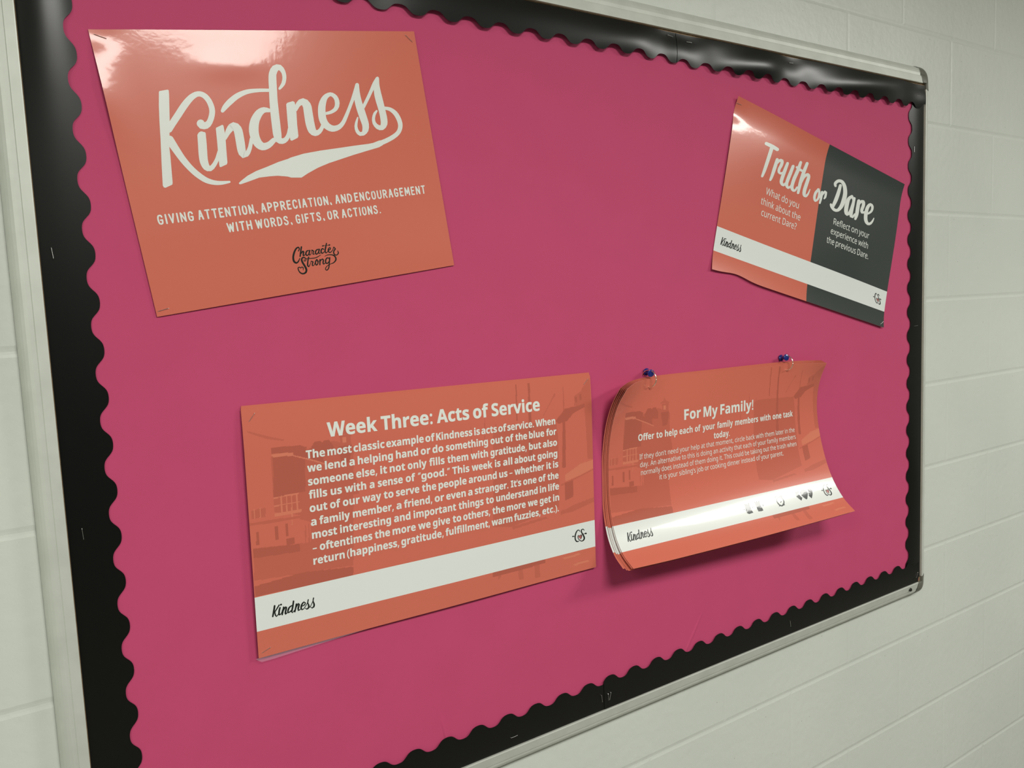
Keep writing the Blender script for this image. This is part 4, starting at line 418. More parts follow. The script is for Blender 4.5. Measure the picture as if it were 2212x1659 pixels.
D_SMALLK = [
[491,5133,499,5136,479,5134,508,5145,471,5140,513,5157,467,5148,512,5166,460,5182,505,5200,452,5217,497,5235,444,5251,490,5270,436,5284,481,5304,429,5317,472,5337,421,5350,462,5369,413,5383,452,5401,406,5416,442,5433,405,5424,439,5439,409,5433,432,5444,416,5441,422,5444],
[614,5148,619,5153,606,5145,623,5161,598,5147,623,5169,594,5150,620,5175,572,5178,599,5202,551,5205,578,5230,530,5231,557,5256,511,5256,536,5280,492,5280,517,5303,473,5303,497,5326,471,5308,493,5329,470,5316,486,5330,474,5323,478,5327],
[481,5302,486,5302,474,5305,494,5306,471,5310,498,5313,470,5316,500,5319,471,5359,505,5362,476,5404,511,5395,512,5460,526,5431,552,5442,533,5421,576,5406,560,5393,592,5377,576,5366,608,5343,592,5333,623,5309,608,5299,624,5306,610,5297,623,5302,614,5296,620,5298,618,5296],
[627,5217,634,5221,617,5217,642,5230,609,5221,645,5240,605,5228,644,5248,594,5257,634,5278,583,5288,624,5307,575,5321,618,5335,568,5379,612,5388,580,5438,608,5411,630,5434,612,5405,660,5399,644,5385,677,5357,661,5348,690,5310,675,5303,691,5307,676,5300,689,5303,679,5298,686,5299,683,5298],
[633,5175,629,5168,642,5184,629,5156,652,5187,633,5147,660,5186,640,5143,666,5184,645,5140,672,5182,651,5138,678,5177,659,5137,683,5168,670,5140,682,5156,679,5149],
[721,5227,728,5230,711,5228,736,5239,703,5233,740,5249,700,5240,740,5257,689,5284,729,5302,677,5330,717,5348,669,5361,708,5379,660,5394,698,5412,651,5426,688,5444,651,5434,685,5450,654,5443,678,5455,661,5451,668,5454],
[686,5374,683,5372,691,5376,681,5367,696,5374,680,5362,698,5372,681,5359,720,5342,700,5326,743,5311,719,5291,764,5283,737,5260,770,5271,761,5234,771,5273,812,5262,762,5291,806,5310,749,5334,792,5355,738,5374,781,5392,730,5416,773,5428,751,5462,758,5424,788,5446,770,5418,818,5419,805,5401,820,5416,808,5400,821,5412,813,5400,820,5406,818,5403],
[955,5250,957,5255,950,5244,957,5262,943,5241,954,5267,938,5242,950,5270,900,5249,917,5283,862,5266,890,5299,830,5303,867,5332,808,5346,850,5368,802,5391,844,5398,826,5441,832,5402,885,5427,869,5397,918,5398,899,5376,950,5365,933,5347,952,5362,937,5345,953,5356,942,5345,950,5351,948,5347],
[988,5130,995,5133,977,5131,1004,5141,970,5136,1008,5151,967,5143,1008,5159,958,5181,1000,5198,950,5220,993,5237,942,5257,985,5275,933,5292,977,5311,921,5338,963,5358,908,5381,950,5400,901,5425,942,5421,943,5464,942,5435,975,5438,959,5420,1002,5405,989,5391,1004,5402,991,5390,1004,5398,995,5389,1002,5393,1000,5391],
[1059,5226,1066,5229,1048,5226,1075,5238,1041,5232,1079,5248,1037,5239,1078,5256,1029,5273,1069,5291,1020,5307,1061,5325,1011,5340,1052,5359,1002,5371,1042,5390,993,5401,1032,5420,984,5431,1021,5450,983,5438,1018,5456,986,5448,1010,5460,994,5456,1000,5460],
[1023,5374,1020,5372,1028,5375,1017,5367,1032,5374,1016,5362,1034,5372,1018,5358,1058,5340,1037,5324,1082,5306,1057,5286,1104,5276,1076,5253,1107,5264,1105,5226,1109,5272,1152,5266,1100,5291,1144,5312,1086,5333,1130,5355,1075,5374,1120,5386,1086,5444,1114,5426,1137,5439,1121,5411,1172,5413,1160,5395,1174,5411,1164,5394,1176,5406,1168,5394,1175,5401,1173,5398],
[1168,5348,1167,5344,1172,5352,1168,5339,1176,5354,1170,5336,1180,5354,1174,5334,1231,5349,1221,5322,1277,5337,1258,5308,1304,5308,1275,5287,1311,5265,1282,5279,1259,5222,1258,5260,1216,5242,1245,5275,1186,5276,1223,5304,1165,5318,1207,5341,1154,5365,1199,5376,1161,5410,1201,5404,1193,5451,1196,5414,1250,5434,1238,5412,1272,5409,1255,5393,1297,5378,1280,5363,1324,5343,1307,5328,1351,5306,1334,5291,1377,5272,1361,5257,1379,5269,1363,5255,1378,5264,1368,5254,1376,5259,1373,5256],
[1383,5190,1388,5192,1375,5189,1394,5199,1369,5193,1397,5206,1366,5198,1396,5212,1354,5239,1384,5251,1346,5283,1377,5287,1354,5327,1391,5322,1362,5362,1407,5363,1361,5390,1406,5406,1355,5410,1391,5441,1339,5426,1359,5462,1327,5435,1318,5464,1297,5409,1284,5422,1293,5406,1281,5419,1288,5405,1280,5414,1284,5406,1282,5409],
[1349,5437,1347,5433,1353,5442,1347,5427,1359,5444,1350,5423,1363,5444,1354,5421,1396,5434,1385,5413,1433,5410,1418,5394,1453,5383,1436,5369,1474,5348,1456,5335,1495,5311,1477,5298,1515,5275,1497,5262,1516,5271,1500,5260,1516,5266,1504,5258,1512,5262,1509,5259],
[1527,5177,1532,5180,1519,5177,1539,5186,1513,5181,1541,5194,1510,5186,1541,5200,1499,5228,1529,5240,1492,5274,1523,5278,1500,5322,1538,5318,1508,5361,1554,5363,1506,5392,1552,5409,1502,5414,1534,5450,1467,5440,1469,5472,1441,5415,1428,5428,1437,5412,1425,5425,1432,5411,1424,5420,1428,5413,1425,5415]]
D_CS = [
[10530,5106,10526,5107,10534,5104,10520,5105,10535,5099,10516,5102,10535,5096,10514,5099,10526,5069,10500,5075,10510,5042,10486,5059,10475,5022,10471,5051,10434,5020,10450,5052,10403,5035,10433,5063,10374,5057,10411,5084,10348,5086,10391,5111,10335,5108,10381,5130,10323,5133,10370,5153,10312,5159,10361,5178,10303,5187,10353,5203,10298,5214,10349,5227,10295,5247,10347,5256,10297,5281,10348,5286,10302,5314,10352,5314,10311,5344,10359,5337,10330,5378,10373,5361,10357,5407,10391,5379,10395,5429,10403,5389,10443,5429,10434,5397,10484,5418,10476,5399,10488,5416,10481,5399,10491,5413,10486,5401,10491,5409,10490,5405],
[10713,5101,10709,5102,10716,5097,10704,5101,10717,5093,10699,5098,10716,5089,10696,5095,10702,5060,10677,5070,10677,5032,10663,5057,10633,5024,10643,5056,10593,5033,10622,5062,10568,5059,10611,5078,10560,5096,10609,5103,10568,5128,10616,5122,10583,5160,10631,5150,10599,5192,10648,5180,10614,5218,10664,5204,10631,5246,10682,5231,10646,5272,10700,5259,10656,5294,10715,5286,10666,5321,10727,5319,10670,5343,10733,5352,10669,5360,10729,5383,10661,5378,10710,5410,10645,5397,10683,5431,10629,5408,10650,5445,10597,5413,10599,5446,10559,5403,10548,5429,10531,5386,10512,5405,10502,5361,10478,5376,10478,5335,10451,5344,10464,5307,10434,5310,10455,5276,10425,5275,10452,5253,10423,5245,10460,5231,10436,5215,10470,5223,10466,5202,10487,5231,10497,5218,10514,5249,10523,5240,10517,5251,10526,5243,10521,5252,10527,5246,10524,5250,10526,5249],
[10515,5250,10512,5248,10519,5251,10511,5244,10522,5251,10511,5241,10525,5250,10513,5239,10551,5235,10535,5218,10566,5226,10565,5202,10585,5238,10610,5229,10584,5259,10613,5266,10578,5293,10603,5303,10568,5315,10589,5326,10555,5339,10571,5348,10541,5363,10553,5369,10540,5364,10551,5371,10541,5367,10548,5371,10543,5370,10545,5371],
[10224,5204,10224,5201,10227,5207,10226,5197,10231,5210,10229,5195,10235,5211,10233,5195,10279,5216,10277,5198,10323,5220,10321,5202,10327,5220,10325,5203,10331,5218,10330,5206,10333,5213,10333,5210],
[10198,5209,10197,5205,10203,5214,10198,5200,10208,5216,10201,5197,10213,5217,10205,5196,10245,5233,10228,5174,10268,5213,10264,5195,10272,5213,10268,5195,10276,5210,10273,5198,10277,5206,10276,5203],
[10645,5211,10644,5208,10649,5215,10646,5203,10654,5218,10649,5200,10658,5219,10653,5200,10685,5219,10680,5200,10711,5219,10707,5200,10738,5219,10733,5200,10765,5219,10760,5200,10769,5219,10765,5201,10772,5216,10770,5204,10774,5211,10773,5208],
[10724,5214,10722,5207,10732,5223,10724,5197,10743,5228,10731,5191,10752,5229,10740,5189,10787,5243,10771,5173,10808,5220,10806,5201,10812,5219,10810,5202,10816,5217,10815,5205,10818,5213,10818,5210]]
D_HEART = [
[10518,5253,10549,5224,10576,5227,10589,5252,10580,5296,10547,5356,10489,5305,10458,5259,10467,5228,10492,5230]]
D_ICONS = [
[0,[6035,5079,6094,5074,6091,5112,6130,5112,6139,5076,6177,5078,6176,5112,6217,5110,6224,5075,6285,5080,6270,5228,6263,5374,6287,5462,6209,5469,6056,5478,5979,5420,5996,5260]],
[0,[6552,5074,6611,5072,6610,5106,6649,5108,6658,5071,6702,5075,6701,5109,6742,5107,6747,5078,6820,5082,6792,5251,6809,5365,6810,5471,6712,5480,6550,5463,6556,5297]],
[0,[6343,5241,6502,5239,6482,5305,6334,5304]],
[1,[6365,5262,6467,5263,6466,5285,6366,5288]],
[2,[9073,5112,9158,5076,9227,5092,9293,5062,9371,5089,9418,5148,9407,5239,9313,5363,9212,5458,9134,5368,9061,5248]],
[0,[9095,5312,9378,5280,9212,5458]],
[2,[8799,5100,8875,5078,8939,5101,9015,5079,8963,5208,9038,5349,8921,5446,8837,5347,8769,5243]],
[0,[8904,5318,9057,5336,8929,5453]],
[2,[9533,5098,9635,5074,9703,5115,9711,5198,9626,5324,9500,5444,9453,5317]],
[0,[9422,5316,9614,5322,9496,5448]]]
D_ICONL = [
[7690,5196,7685,5191,7701,5200,7684,5182,7714,5199,7690,5173,7723,5196,7697,5168,7765,5175,7739,5146,7804,5155,7783,5124,7838,5143,7832,5108,7875,5140,7884,5103,7914,5143,7936,5106,7946,5152,7982,5121,7973,5172,8019,5147,7995,5201,8046,5182,8008,5234,8061,5221,8008,5261,8063,5255,8003,5294,8058,5291,7991,5326,8047,5328,7976,5353,8030,5363,7947,5386,7999,5405,7911,5413,7958,5444,7883,5428,7904,5475,7837,5440,7823,5491,7790,5435,7751,5478,7766,5420,7714,5451,7740,5393,7688,5416,7721,5361,7669,5379,7710,5326,7658,5338,7706,5286,7653,5296,7707,5253,7653,5256,7718,5217,7667,5214,7735,5185,7685,5178,7737,5178,7691,5172,7734,5170,7702,5166,7724,5164,7716,5163],
[7640,5119,7635,5115,7650,5122,7634,5107,7662,5121,7638,5099,7670,5118,7644,5094,7708,5102,7697,5059,7729,5101,7746,5073,7737,5101,7753,5075,7747,5098,7758,5080,7755,5092,7758,5087],
[7909,5098,7909,5093,7914,5104,7914,5086,7922,5107,7922,5081,7930,5107,7930,5079,7970,5106,7975,5069,7989,5107,8027,5070,7997,5118,8049,5101,8010,5142,8051,5132,8013,5147,8051,5137,8020,5151,8047,5144,8030,5151,8038,5149],
[7826,5340,7822,5337,7835,5343,7821,5329,7845,5342,7825,5323,7852,5339,7831,5318,7876,5327,7855,5305,7899,5314,7878,5293,7905,5309,7886,5290,7909,5302,7896,5289,7908,5295,7905,5292],
[7783,5417,7785,5422,7775,5412,7783,5431,7764,5411,7775,5438,7755,5413,7767,5442,7716,5427,7728,5454,7678,5441,7688,5467,7671,5445,7680,5468,7664,5451,7671,5467,7662,5458,7664,5463],
[7896,5403,7906,5397,7887,5414,7923,5393,7887,5425,7938,5394,7891,5432,7947,5399,7915,5449,7966,5419,7939,5467,7985,5439,7946,5471,7989,5445,7959,5472,7988,5454,7973,5468,7981,5463],
[5927,5238,5932,5238,5920,5240,5938,5240,5915,5244,5941,5244,5913,5248,5941,5248,5898,5295,5936,5283,5940,5314,5959,5297,5945,5316,5962,5300,5951,5315,5964,5304,5958,5313,5961,5310],
[6870,5242,6873,5239,6868,5247,6880,5236,6870,5252,6887,5235,6873,5254,6892,5237,6901,5269,6941,5258,6884,5301,6910,5306,6882,5305,6907,5309,6884,5309,6901,5312,6889,5313,6893,5313],
[9034,5167,9028,5164,9044,5168,9024,5158,9055,5165,9026,5151,9062,5161,9030,5145,9108,5124,9077,5105,9155,5097,9134,5069,9192,5088,9188,5055,9237,5083,9245,5049,9279,5085,9299,5052,9319,5097,9351,5065,9358,5116,9400,5087,9383,5139,9435,5116,9395,5165,9451,5151,9395,5196,9452,5192,9380,5237,9434,5241,9361,5266,9411,5276,9333,5301,9380,5313,9298,5339,9345,5352,9262,5378,9308,5391,9228,5416,9274,5429,9223,5423,9266,5435,9223,5432,9253,5440,9231,5439,9239,5441],
[8783,5107,8781,5103,8789,5111,8783,5097,8797,5112,8788,5091,8804,5111,8795,5088,8848,5099,8841,5073,8889,5091,8894,5062,8939,5094,8953,5067,8996,5101,9010,5076,9003,5101,9016,5078,9011,5099,9021,5083,9018,5093,9021,5089],
[9527,5095,9526,5091,9532,5100,9529,5084,9540,5101,9536,5079,9548,5101,9543,5077,9599,5090,9600,5063,9639,5091,9659,5062,9662,5104,9699,5080,9686,5128,9731,5109,9694,5157,9745,5148,9686,5185,9738,5186,9668,5222,9719,5227,9643,5261,9693,5269,9616,5298,9666,5309,9588,5330,9635,5344,9557,5362,9601,5378,9522,5393,9566,5410,9488,5426,9532,5442,9483,5433,9523,5448,9482,5442,9510,5452,9488,5450,9496,5452]]
D_PRINT = [
[1,[92,540,569,725,1025,875,986,906,598,815,123,601]],
[1,[661,1039,1416,1070,1594,1196,2328,1065,2879,1286,2733,3737,1549,3699,1584,3139,1292,3011,1299,2900,651,2712,635,2306,640,1797]],
[2,[661,1047,1416,1070,1560,1148,1552,1265,751,1196,665,1206]],
[2,[691,1296,1400,1319,1526,1380,1487,2297,1299,2311,641,2326,690,1586]],
[-1,[665,1206,1553,1250,1555,1339,681,1288]],
[2,[1894,1235,2060,1032,2214,1032,2319,1215,2305,1440,1923,1389]],
[-1,[648,2327,1300,2304,1297,2341,645,2363]],
[-1,[648,2535,1304,2528,1302,2557,646,2572]],
[-1,[642,2747,1345,2758,1340,2840,635,2841]],
[-1,[822,2319,858,2317,849,2783,813,2784]],
[-1,[960,2316,989,2313,980,2788,951,2790]],
[-1,[1100,2309,1129,2306,1098,3125,1062,3118]],
[-1,[1232,2312,1262,2313,1261,2781,1232,2784]],
[1,[59,2572,429,2564,414,2780,61,2789]],
[-1,[131,2531,159,2532,155,2799,127,2797]],
[-1,[271,2537,299,2538,296,2795,268,2797]],
[1,[-25,2882,639,2900,1298,2914,1294,2974,634,2973,-24,2962]],
[2,[143,3138,217,3137,208,3471,138,3475]],
[2,[620,3081,713,3083,704,3440,618,3434]],
[2,[896,3073,969,3071,963,3397,897,3399]],
[2,[892,3465,1113,3471,1110,3635,896,3630]],
[1,[1412,3182,1438,3180,1422,3674,1392,3675]],
[1,[1506,3177,1533,3174,1516,3677,1486,3679]],
[1,[48,3548,1550,3680,2735,3698,2685,4549,1883,4493,27,4384]],
[2,[48,3555,1250,3662,1237,3863,45,3803]],
[2,[24,4530,1275,4437,2682,4588,2666,4859,21,4794]],
[2,[8220,66,8271,70,8242,603,8212,1184,8171,1179,8201,599]],
[2,[8678,58,8763,65,8727,689,8744,1638,8703,2825,8551,2803,8611,1622]],
[1,[10011,289,10051,293,10025,1220,10057,1712,10011,2893,9870,2881,9926,1697,9965,1214]],
[2,[9955,1213,10035,1222,10044,2037,10011,2893,9875,2881,9920,1859]],
[1,[9646,474,9705,463,9711,568,9642,578,9290,1023,9187,1155,9169,1130,9551,633]],
[1,[10432,945,10465,613,10716,505,10986,208,11126,96,11159,1258,11190,2766,10937,2749,10902,1811,10852,1028]],
[2,[9670,1344,9903,1127,10060,981,10441,970,10857,904,10852,1019,10382,1177,10119,1401,9766,1451]],
[2,[10478,655,10566,639,10570,827,10487,844]],
[2,[10661,590,10744,573,10747,771,10664,787]],
[2,[9951,3385,10300,3356,10290,3895,9969,3966]],
[-1,[9976,3134,10629,2856,11189,2792,11190,3070,10615,3229,9993,3343]],
[1,[9788,3418,10615,3237,11189,3095,11188,3128,10613,3279,9811,3471]],
[1,[9755,4277,10009,4246,10269,4174,11177,4049,11172,4201,10261,4382,10004,4378,9775,4400]],
[1,[7316,1353,7589,1269,9670,1344,9750,1838,9739,3386,9481,3591,7203,3770]],
[1,[7886,1769,8024,1767,7956,3504,7825,3522]],
[1,[8276,1739,8370,1735,8303,3482,8209,3490]],
[1,[8901,1656,9002,1652,8938,3423,8841,3432]],
[1,[9217,1614,9286,1606,9231,3429,9152,3441]],
[1,[7426,1866,7490,1863,7425,3652,7361,3657]],
[1,[8542,1693,8828,1679,8781,3478,8483,3487]],
[1,[7221,3384,8046,3361,9689,3378,9710,4121,7858,4438,7177,4311]],
[1,[7858,4438,9154,4351,9249,4418,7901,4525]],
[1,[2436,894,2590,818,2619,727,2645,730,2679,823,2852,907,2857,939,2435,925]],
[1,[2488,938,2830,948,2801,1194,2834,1201,2811,1432,2523,1420,2433,1199,2529,1189]],
[-1,[2565,1000,2688,1001,2679,1153,2572,1154]],
[2,[2443,1235,2827,1232,2811,1432,2729,1699,2524,1736,2469,1434]],
[1,[2524,1736,2739,1697,2889,2115,2974,2605,2621,2599,2631,2163]],
[2,[1239,1164,1358,1178,2012,1463,2040,1614,1743,1500,1225,1310]],
[-1,[1231,1307,1743,1498,2113,1665,2112,1693,1716,1526,1226,1337]],
[2,[1642,1265,1803,1031,1974,1034,2082,1178,2026,1347,2039,1466,1745,1355]],
[2,[1368,1061,1586,1142,1557,1262,1369,1184]],
[1,[7036,967,7071,971,7009,2122,6976,2118]],
[1,[7417,1172,7444,1170,7416,1971,7383,1967]],
[1,[6549,1175,6575,1174,6554,2263,6522,2259]],
[1,[7292,5751,7384,5732,7402,5935,7308,5989]],
[1,[8037,5693,8226,5693,8233,6196,8063,6158]],
[1,[8659,5683,8863,5685,8878,6263,8683,6260]],
[-1,[9795,5838,10467,5809,10518,5870,9895,5901]],
[-1,[10195,6133,10826,6117,10877,6171,10296,6196]],
[2,[7111,5735,8513,5693,9098,5701,9092,5856,7105,5868]]]
D_REF = {"k_week":[420,5441,1472,5464,487,5152],"k_truth":[325,5434,1375,5437,379,5151],"k_fam":[413,5433,1426,5438,506,5138],"cs_week":[10234,5203,10779,5209,10523,5042,10550,5422],"cs_truth":[10147,5251,10706,5253,10361,5084,10505,5477],"cs_fam":[10272,5248,10804,5257,10593,5066,10475,5453]}
# words: text, left u, right u, baseline v
TXT = {
"week_title":[
["Week",2177,3593,941],
["Three:",3724,5306,943],
["Acts",5459,6522,945],
["of",6668,7194,945],
["Service",7311,9067,947]],
"week_body":[
["The",1559,2068,1443],
["most",2140,2816,1443],
["classic",2876,3782,1442],
["example",3839,4992,1442],
["of",5052,5351,1442],
["Kindness",5399,6595,1441],
["is",6668,6856,1441],
["acts",6915,7454,1441],
["of",7509,7799,1441],
["service.",7835,8814,1440],
["When",8880,9646,1440],
["we",1570,1955,1803],
["lend",2053,2643,1801],
["a",2732,2880,1799],
["helping",2977,4012,1797],
["hand",4113,4792,1794],
["or",4883,5187,1792],
["do",5259,5610,1790],
["something",5698,7117,1787],
["out",7213,7659,1784],
["of",7747,8037,1782],
["the",8109,8540,1781],
["blue",8621,9196,1779],
["for",9281,9676,1777],
["someone",1570,2825,2161],
["else,",2910,3516,2157],
["it",3617,3814,2155],
["not",3902,4367,2153],
["only",4454,5045,2150],
["fills",5136,5625,2148],
["them",5725,6418,2145],
["with",6508,7099,2142],
["gratitude,",7193,8506,2138],
["but",8604,9058,2134],
["also",9135,9687,2131],
["fills",1570,2061,2514],
["us",2166,2473,2512],
["with",2563,3173,2510],
["a",3279,3416,2508],
["sense",3524,4274,2506],
["of",4373,4665,2504],
["“good.”",4757,5782,2501],
["This",5870,6434,2498],
["week",6525,7232,2495],
["is",7333,7527,2493],
["all",7626,7956,2491],
["about",8043,8823,2489],
["going",8918,9684,2486],
["out",1567,2045,2873],
["of",2127,2413,2871],
["our",2487,2965,2868],
["way",3047,3597,2865],
["to",3681,3969,2862],
["serve",4053,4770,2859],
["the",4864,5314,2856],
["people",5395,6321,2852],
["around",6401,7373,2846],
["us",7468,7761,2843],
["-",7842,7945,2841],
["whether",8029,9152,2837],
["it",9245,9422,2833],
["is",9508,9712,2832],
["a",1576,1724,3243],
["family",1812,2659,3239],
["member,",2752,3953,3233],
["a",4044,4192,3228],
["friend,",4279,5161,3224],
["or",5251,5551,3220],
["even",5626,6273,3217],
["a",6357,6502,3214],
["stranger.",6591,7774,3209],
["It’s",7876,8253,3204],
["one",8336,8838,3201],
["of",8922,9200,3198],
["the",9277,9710,3195],
["most",1586,2274,3595],
["interesting",2365,3852,3588],
["and",3951,4454,3581],
["important",4558,5928,3575],
["things",6021,6870,3568],
["to",6961,7233,3564],
["understand",7328,8868,3558],
["in",8961,9201,3553],
["life",9292,9714,3550],
["-",1586,1689,3944],
["oftentimes",1779,3271,3940],
["the",3353,3805,3935],
["more",3888,4599,3932],
["we",4685,5073,3930],
["give",5154,5710,3927],
["to",5803,6085,3925],
["others,",6158,7085,3922],
["the",7174,7616,3919],
["more",7696,8392,3916],
["we",8484,8852,3913],
["get",8943,9378,3911],
["in",9471,9709,3909],
["return",1583,2450,4296],
["(happiness,",2523,4065,4290],
["gratitude,",4137,5476,4283],
["fulfillment,",5550,7059,4277],
["warm",7132,7881,4272],
["fuzzies,",7951,8947,4268],
["etc.).",9035,9681,4264]],
"truth_small":[
["What",2306,3155,2969],
["do",3274,3655,2968],
["you",3751,4355,2967],
["think",2123,2905,3396],
["about",3020,3920,3395],
["the",4024,4558,3394],
["current",2252,3405,3809],
["Dare?",3537,4403,3806],
["Reflect",6630,7739,2985],
["on",7851,8276,2974],
["your",8364,9114,2966],
["experience",6543,8326,3399],
["with",8428,9142,3393],
["the",6360,6851,3815],
["previous",6964,8347,3813],
["Dare.",8462,9286,3811]],
"kind_caps":[
["GIVING",495,1314,4351],
["ATTENTION,",1411,2849,4349],
["APPRECIATION,",2934,4805,4346],
["AND",4907,5387,4344],
["ENCOURAGEMENT",5456,7617,4342],
["WITH",2022,2631,4721],
["WORDS,",2725,3662,4722],
["GIFTS,",3754,4534,4723],
["OR",4613,4917,4724],
["ACTIONS.",5011,6145,4725]],
"fam_title":[
["For",3573,4403,1620],
["My",4547,5279,1621],
["Family!",5432,7255,1621]],
"fam_bold":[
["Offer",1352,2103,2108],
["to",2204,2495,2110],
["help",2616,3218,2111],
["each",3323,3977,2113],
["of",4099,4386,2114],
["your",4495,5139,2116],
["family",5259,6105,2118],
["members",6235,7531,2121],
["with",7645,8257,2123],
["one",8391,8911,2125],
["task",9025,9603,2126],
["today.",5075,5925,2478]],
"fam_body":[
["If they don’t need your help at that moment, circle back with them later in the",1401,9649,2756],
["day. An alternative to this is doing an activity that each of your family members",1419,9661,3034],
["normally does instead of them doing it. This could be taking out the trash when",1450,9647,3313],
["it is your sibling’s job or cooking dinner instead of your parent.",2300,8800,3586]]}


class Ink:
    """collects flat printed shapes on a sheet; surf(u, v, h) -> world"""
    def __init__(self, surf, h=0.00012):
        self.surf = surf; self.h = h; self.V = []; self.F = []; self.n = 0
    def lift(self):
        self.n += 1
        return self.h + 3e-6 * (self.n % 7)
    def ribbon(self, d, f=None):
        h = self.lift(); b = len(self.V); k = len(d) // 4
        for i in range(k):
            a, c, e, g = (x / UNIT for x in d[4 * i:4 * i + 4])
            if f:
                a, c = f(a, c); e, g = f(e, g)
            self.V += [self.surf(a, c, h), self.surf(e, g, h)]
        for i in range(k - 1):
            self.F.append((b + 2 * i, b + 2 * i + 1, b + 2 * i + 3, b + 2 * i + 2))
    def poly(self, loops, grow=0.0):
        """outlines with holes; separate outlines are filled separately, long triangles are cut up"""
        area = lambda l: sum(l[i - 1][0] * l[i][1] - l[i][0] * l[i - 1][1] for i in range(len(l)))
        def within(p, l):
            c = False
            for i in range(len(l)):
                (x1, y1), (x2, y2) = l[i - 1], l[i]
                if (y1 > p[1]) != (y2 > p[1]) and p[0] < (x2 - x1) * (p[1] - y1) / (y2 - y1) + x1:
                    c = not c
            return c
        groups = []
        for l in sorted(loops, key=lambda q: -abs(area(q))):
            for gr in groups:
                if within(l[0], gr[0]):
                    gr.append(l); break
            else:
                groups.append([l])
        h = self.lift()
        for gr in groups:
            if grow:                    # heavier letters: a narrow band of ink along every outline
                for l in gr:
                    for i in range(len(l)):
                        p, q = l[i - 1], l[i]
                        L = math.hypot(q[0] - p[0], q[1] - p[1])
                        if L < 1e-7: continue
                        e = ((q[0] - p[0]) / L * grow, (q[1] - p[1]) / L * grow)
                        x = 0.6
                        c = [(p[0] - e[0] * x + e[1], p[1] - e[1] * x - e[0]), (q[0] + e[0] * x + e[1], q[1] + e[1] * x - e[0]),
                             (q[0] + e[0] * x - e[1], q[1] + e[1] * x + e[0]), (p[0] - e[0] * x - e[1], p[1] - e[1] * x + e[0])]
                        b = len(self.V)
                        hh = h + 2e-6 * (1 + i % 5)
                        self.V += [self.surf(u, v, hh) for u, v in c]
                        self.F.append((b + 3, b + 2, b + 1, b))
            pts = [p for l in gr for p in l]
            tri = [tuple(t) for t in tessellate_polygon([[Vector((p[0], p[1], 0)) for p in l] for l in gr])]
            lim = 0.009
            work = tri; tri = []
            mid = {}
            def cut(i, j):
                key = (min(i, j), max(i, j))
                if key not in mid:
                    pts.append(((pts[i][0] + pts[j][0]) / 2, (pts[i][1] + pts[j][1]) / 2)); mid[key] = len(pts) - 1
                return mid[key]
            while work:
                t = work.pop()
                e = max(((math.hypot(pts[t[k]][0] - pts[t[k - 1]][0], pts[t[k]][1] - pts[t[k - 1]][1]), k) for k in range(3)))
                if e[0] > lim:
                    i, j, o = t[e[1] - 1], t[e[1]], t[(e[1] + 1) % 3]
                    c = cut(i, j); work += [(i, c, o), (c, j, o)]
                else:
                    tri.append(t)
            b = len(self.V)
            self.V += [self.surf(p[0], p[1], h) for p in pts]
            for t in tri:
                a, c, d = (pts[i] for i in t)
                s = (c[0] - a[0]) * (d[1] - a[1]) - (c[1] - a[1]) * (d[0] - a[0])
                self.F.append(tuple(b + i for i in (t if s < 0 else t[::-1])))
    def flatpoly(self, d):
        self.poly([[(d[i] / UNIT, d[i + 1] / UNIT) for i in range(0, len(d), 2)]])
    def word(self, font, text, u0, u1, v, size, thick=0):
        """set text between u0 and u1 with its baseline at v; size = em height"""
        x = 0; items = []
        for ch in text:
            if ch == ' ':
                x += 174; continue
            adv, loops = glyph(font, ch)
            items.append((x, loops)); x += adv
        xs = [X + l[i] for X, loops in items for l in loops for i in range(0, len(l), 2)]
        lo, hi = min(xs), max(xs)
        k = (u1 - u0) / (hi - lo)
        for X, loops in items:
            self.poly([[(u0 + (X + l[i] - lo) * k, v - l[i + 1] * size / 1000) for i in range(0, len(l), 2)] for l in loops], thick * size)
    def caps(self, text, u0, u1, v, height, w):
        """hand drawn narrow capitals made of round-ended strokes"""
        adv = []; x = 0.0
        for ch in text:
            adv.append(x); x += CAPW.get(ch, 0.50) + 0.41
        total = x - 0.41
        k = (u1 - u0 - w) / total
        for ch, X in zip(text, adv):
            for s in CAPS[ch]:
                pts = [(u0 + w / 2 + (X + px) * k, v - w / 2 - py * (height - w)) for px, py in s]
                self.stroke(pts, w * random.uniform(0.92, 1.06))
    def stroke(self, pts, w):
        pts = smooth(pts)
        n = len(pts); rows = []
        def tang(i):
            a = pts[max(i - 1, 0)]; b = pts[min(i + 1, n - 1)]
            L = math.hypot(b[0] - a[0], b[1] - a[1]) or 1
            return (b[0] - a[0]) / L, (b[1] - a[1]) / L
        for a in (80, 50, 22):
            t = tang(0); rows.append((pts[0][0] - t[0] * w / 2 * math.sin(math.radians(a)), pts[0][1] - t[1] * w / 2 * math.sin(math.radians(a)), t, w * math.cos(math.radians(a))))
        for i in range(n):
            rows.append((pts[i][0], pts[i][1], tang(i), w))
        for a in (22, 50, 80):
            t = tang(n - 1); rows.append((pts[-1][0] + t[0] * w / 2 * math.sin(math.radians(a)), pts[-1][1] + t[1] * w / 2 * math.sin(math.radians(a)), t, w * math.cos(math.radians(a))))
        d = []
        for x, y, t, ww in rows:
            d += [(x + t[1] * -ww / 2) * UNIT, (y + t[0] * ww / 2) * UNIT, (x + t[1] * ww / 2) * UNIT, (y - t[0] * ww / 2) * UNIT]
        self.ribbon(d)
    def build(self, name, material, parent):
        return mesh(name, self.V, self.F, material, parent=parent)

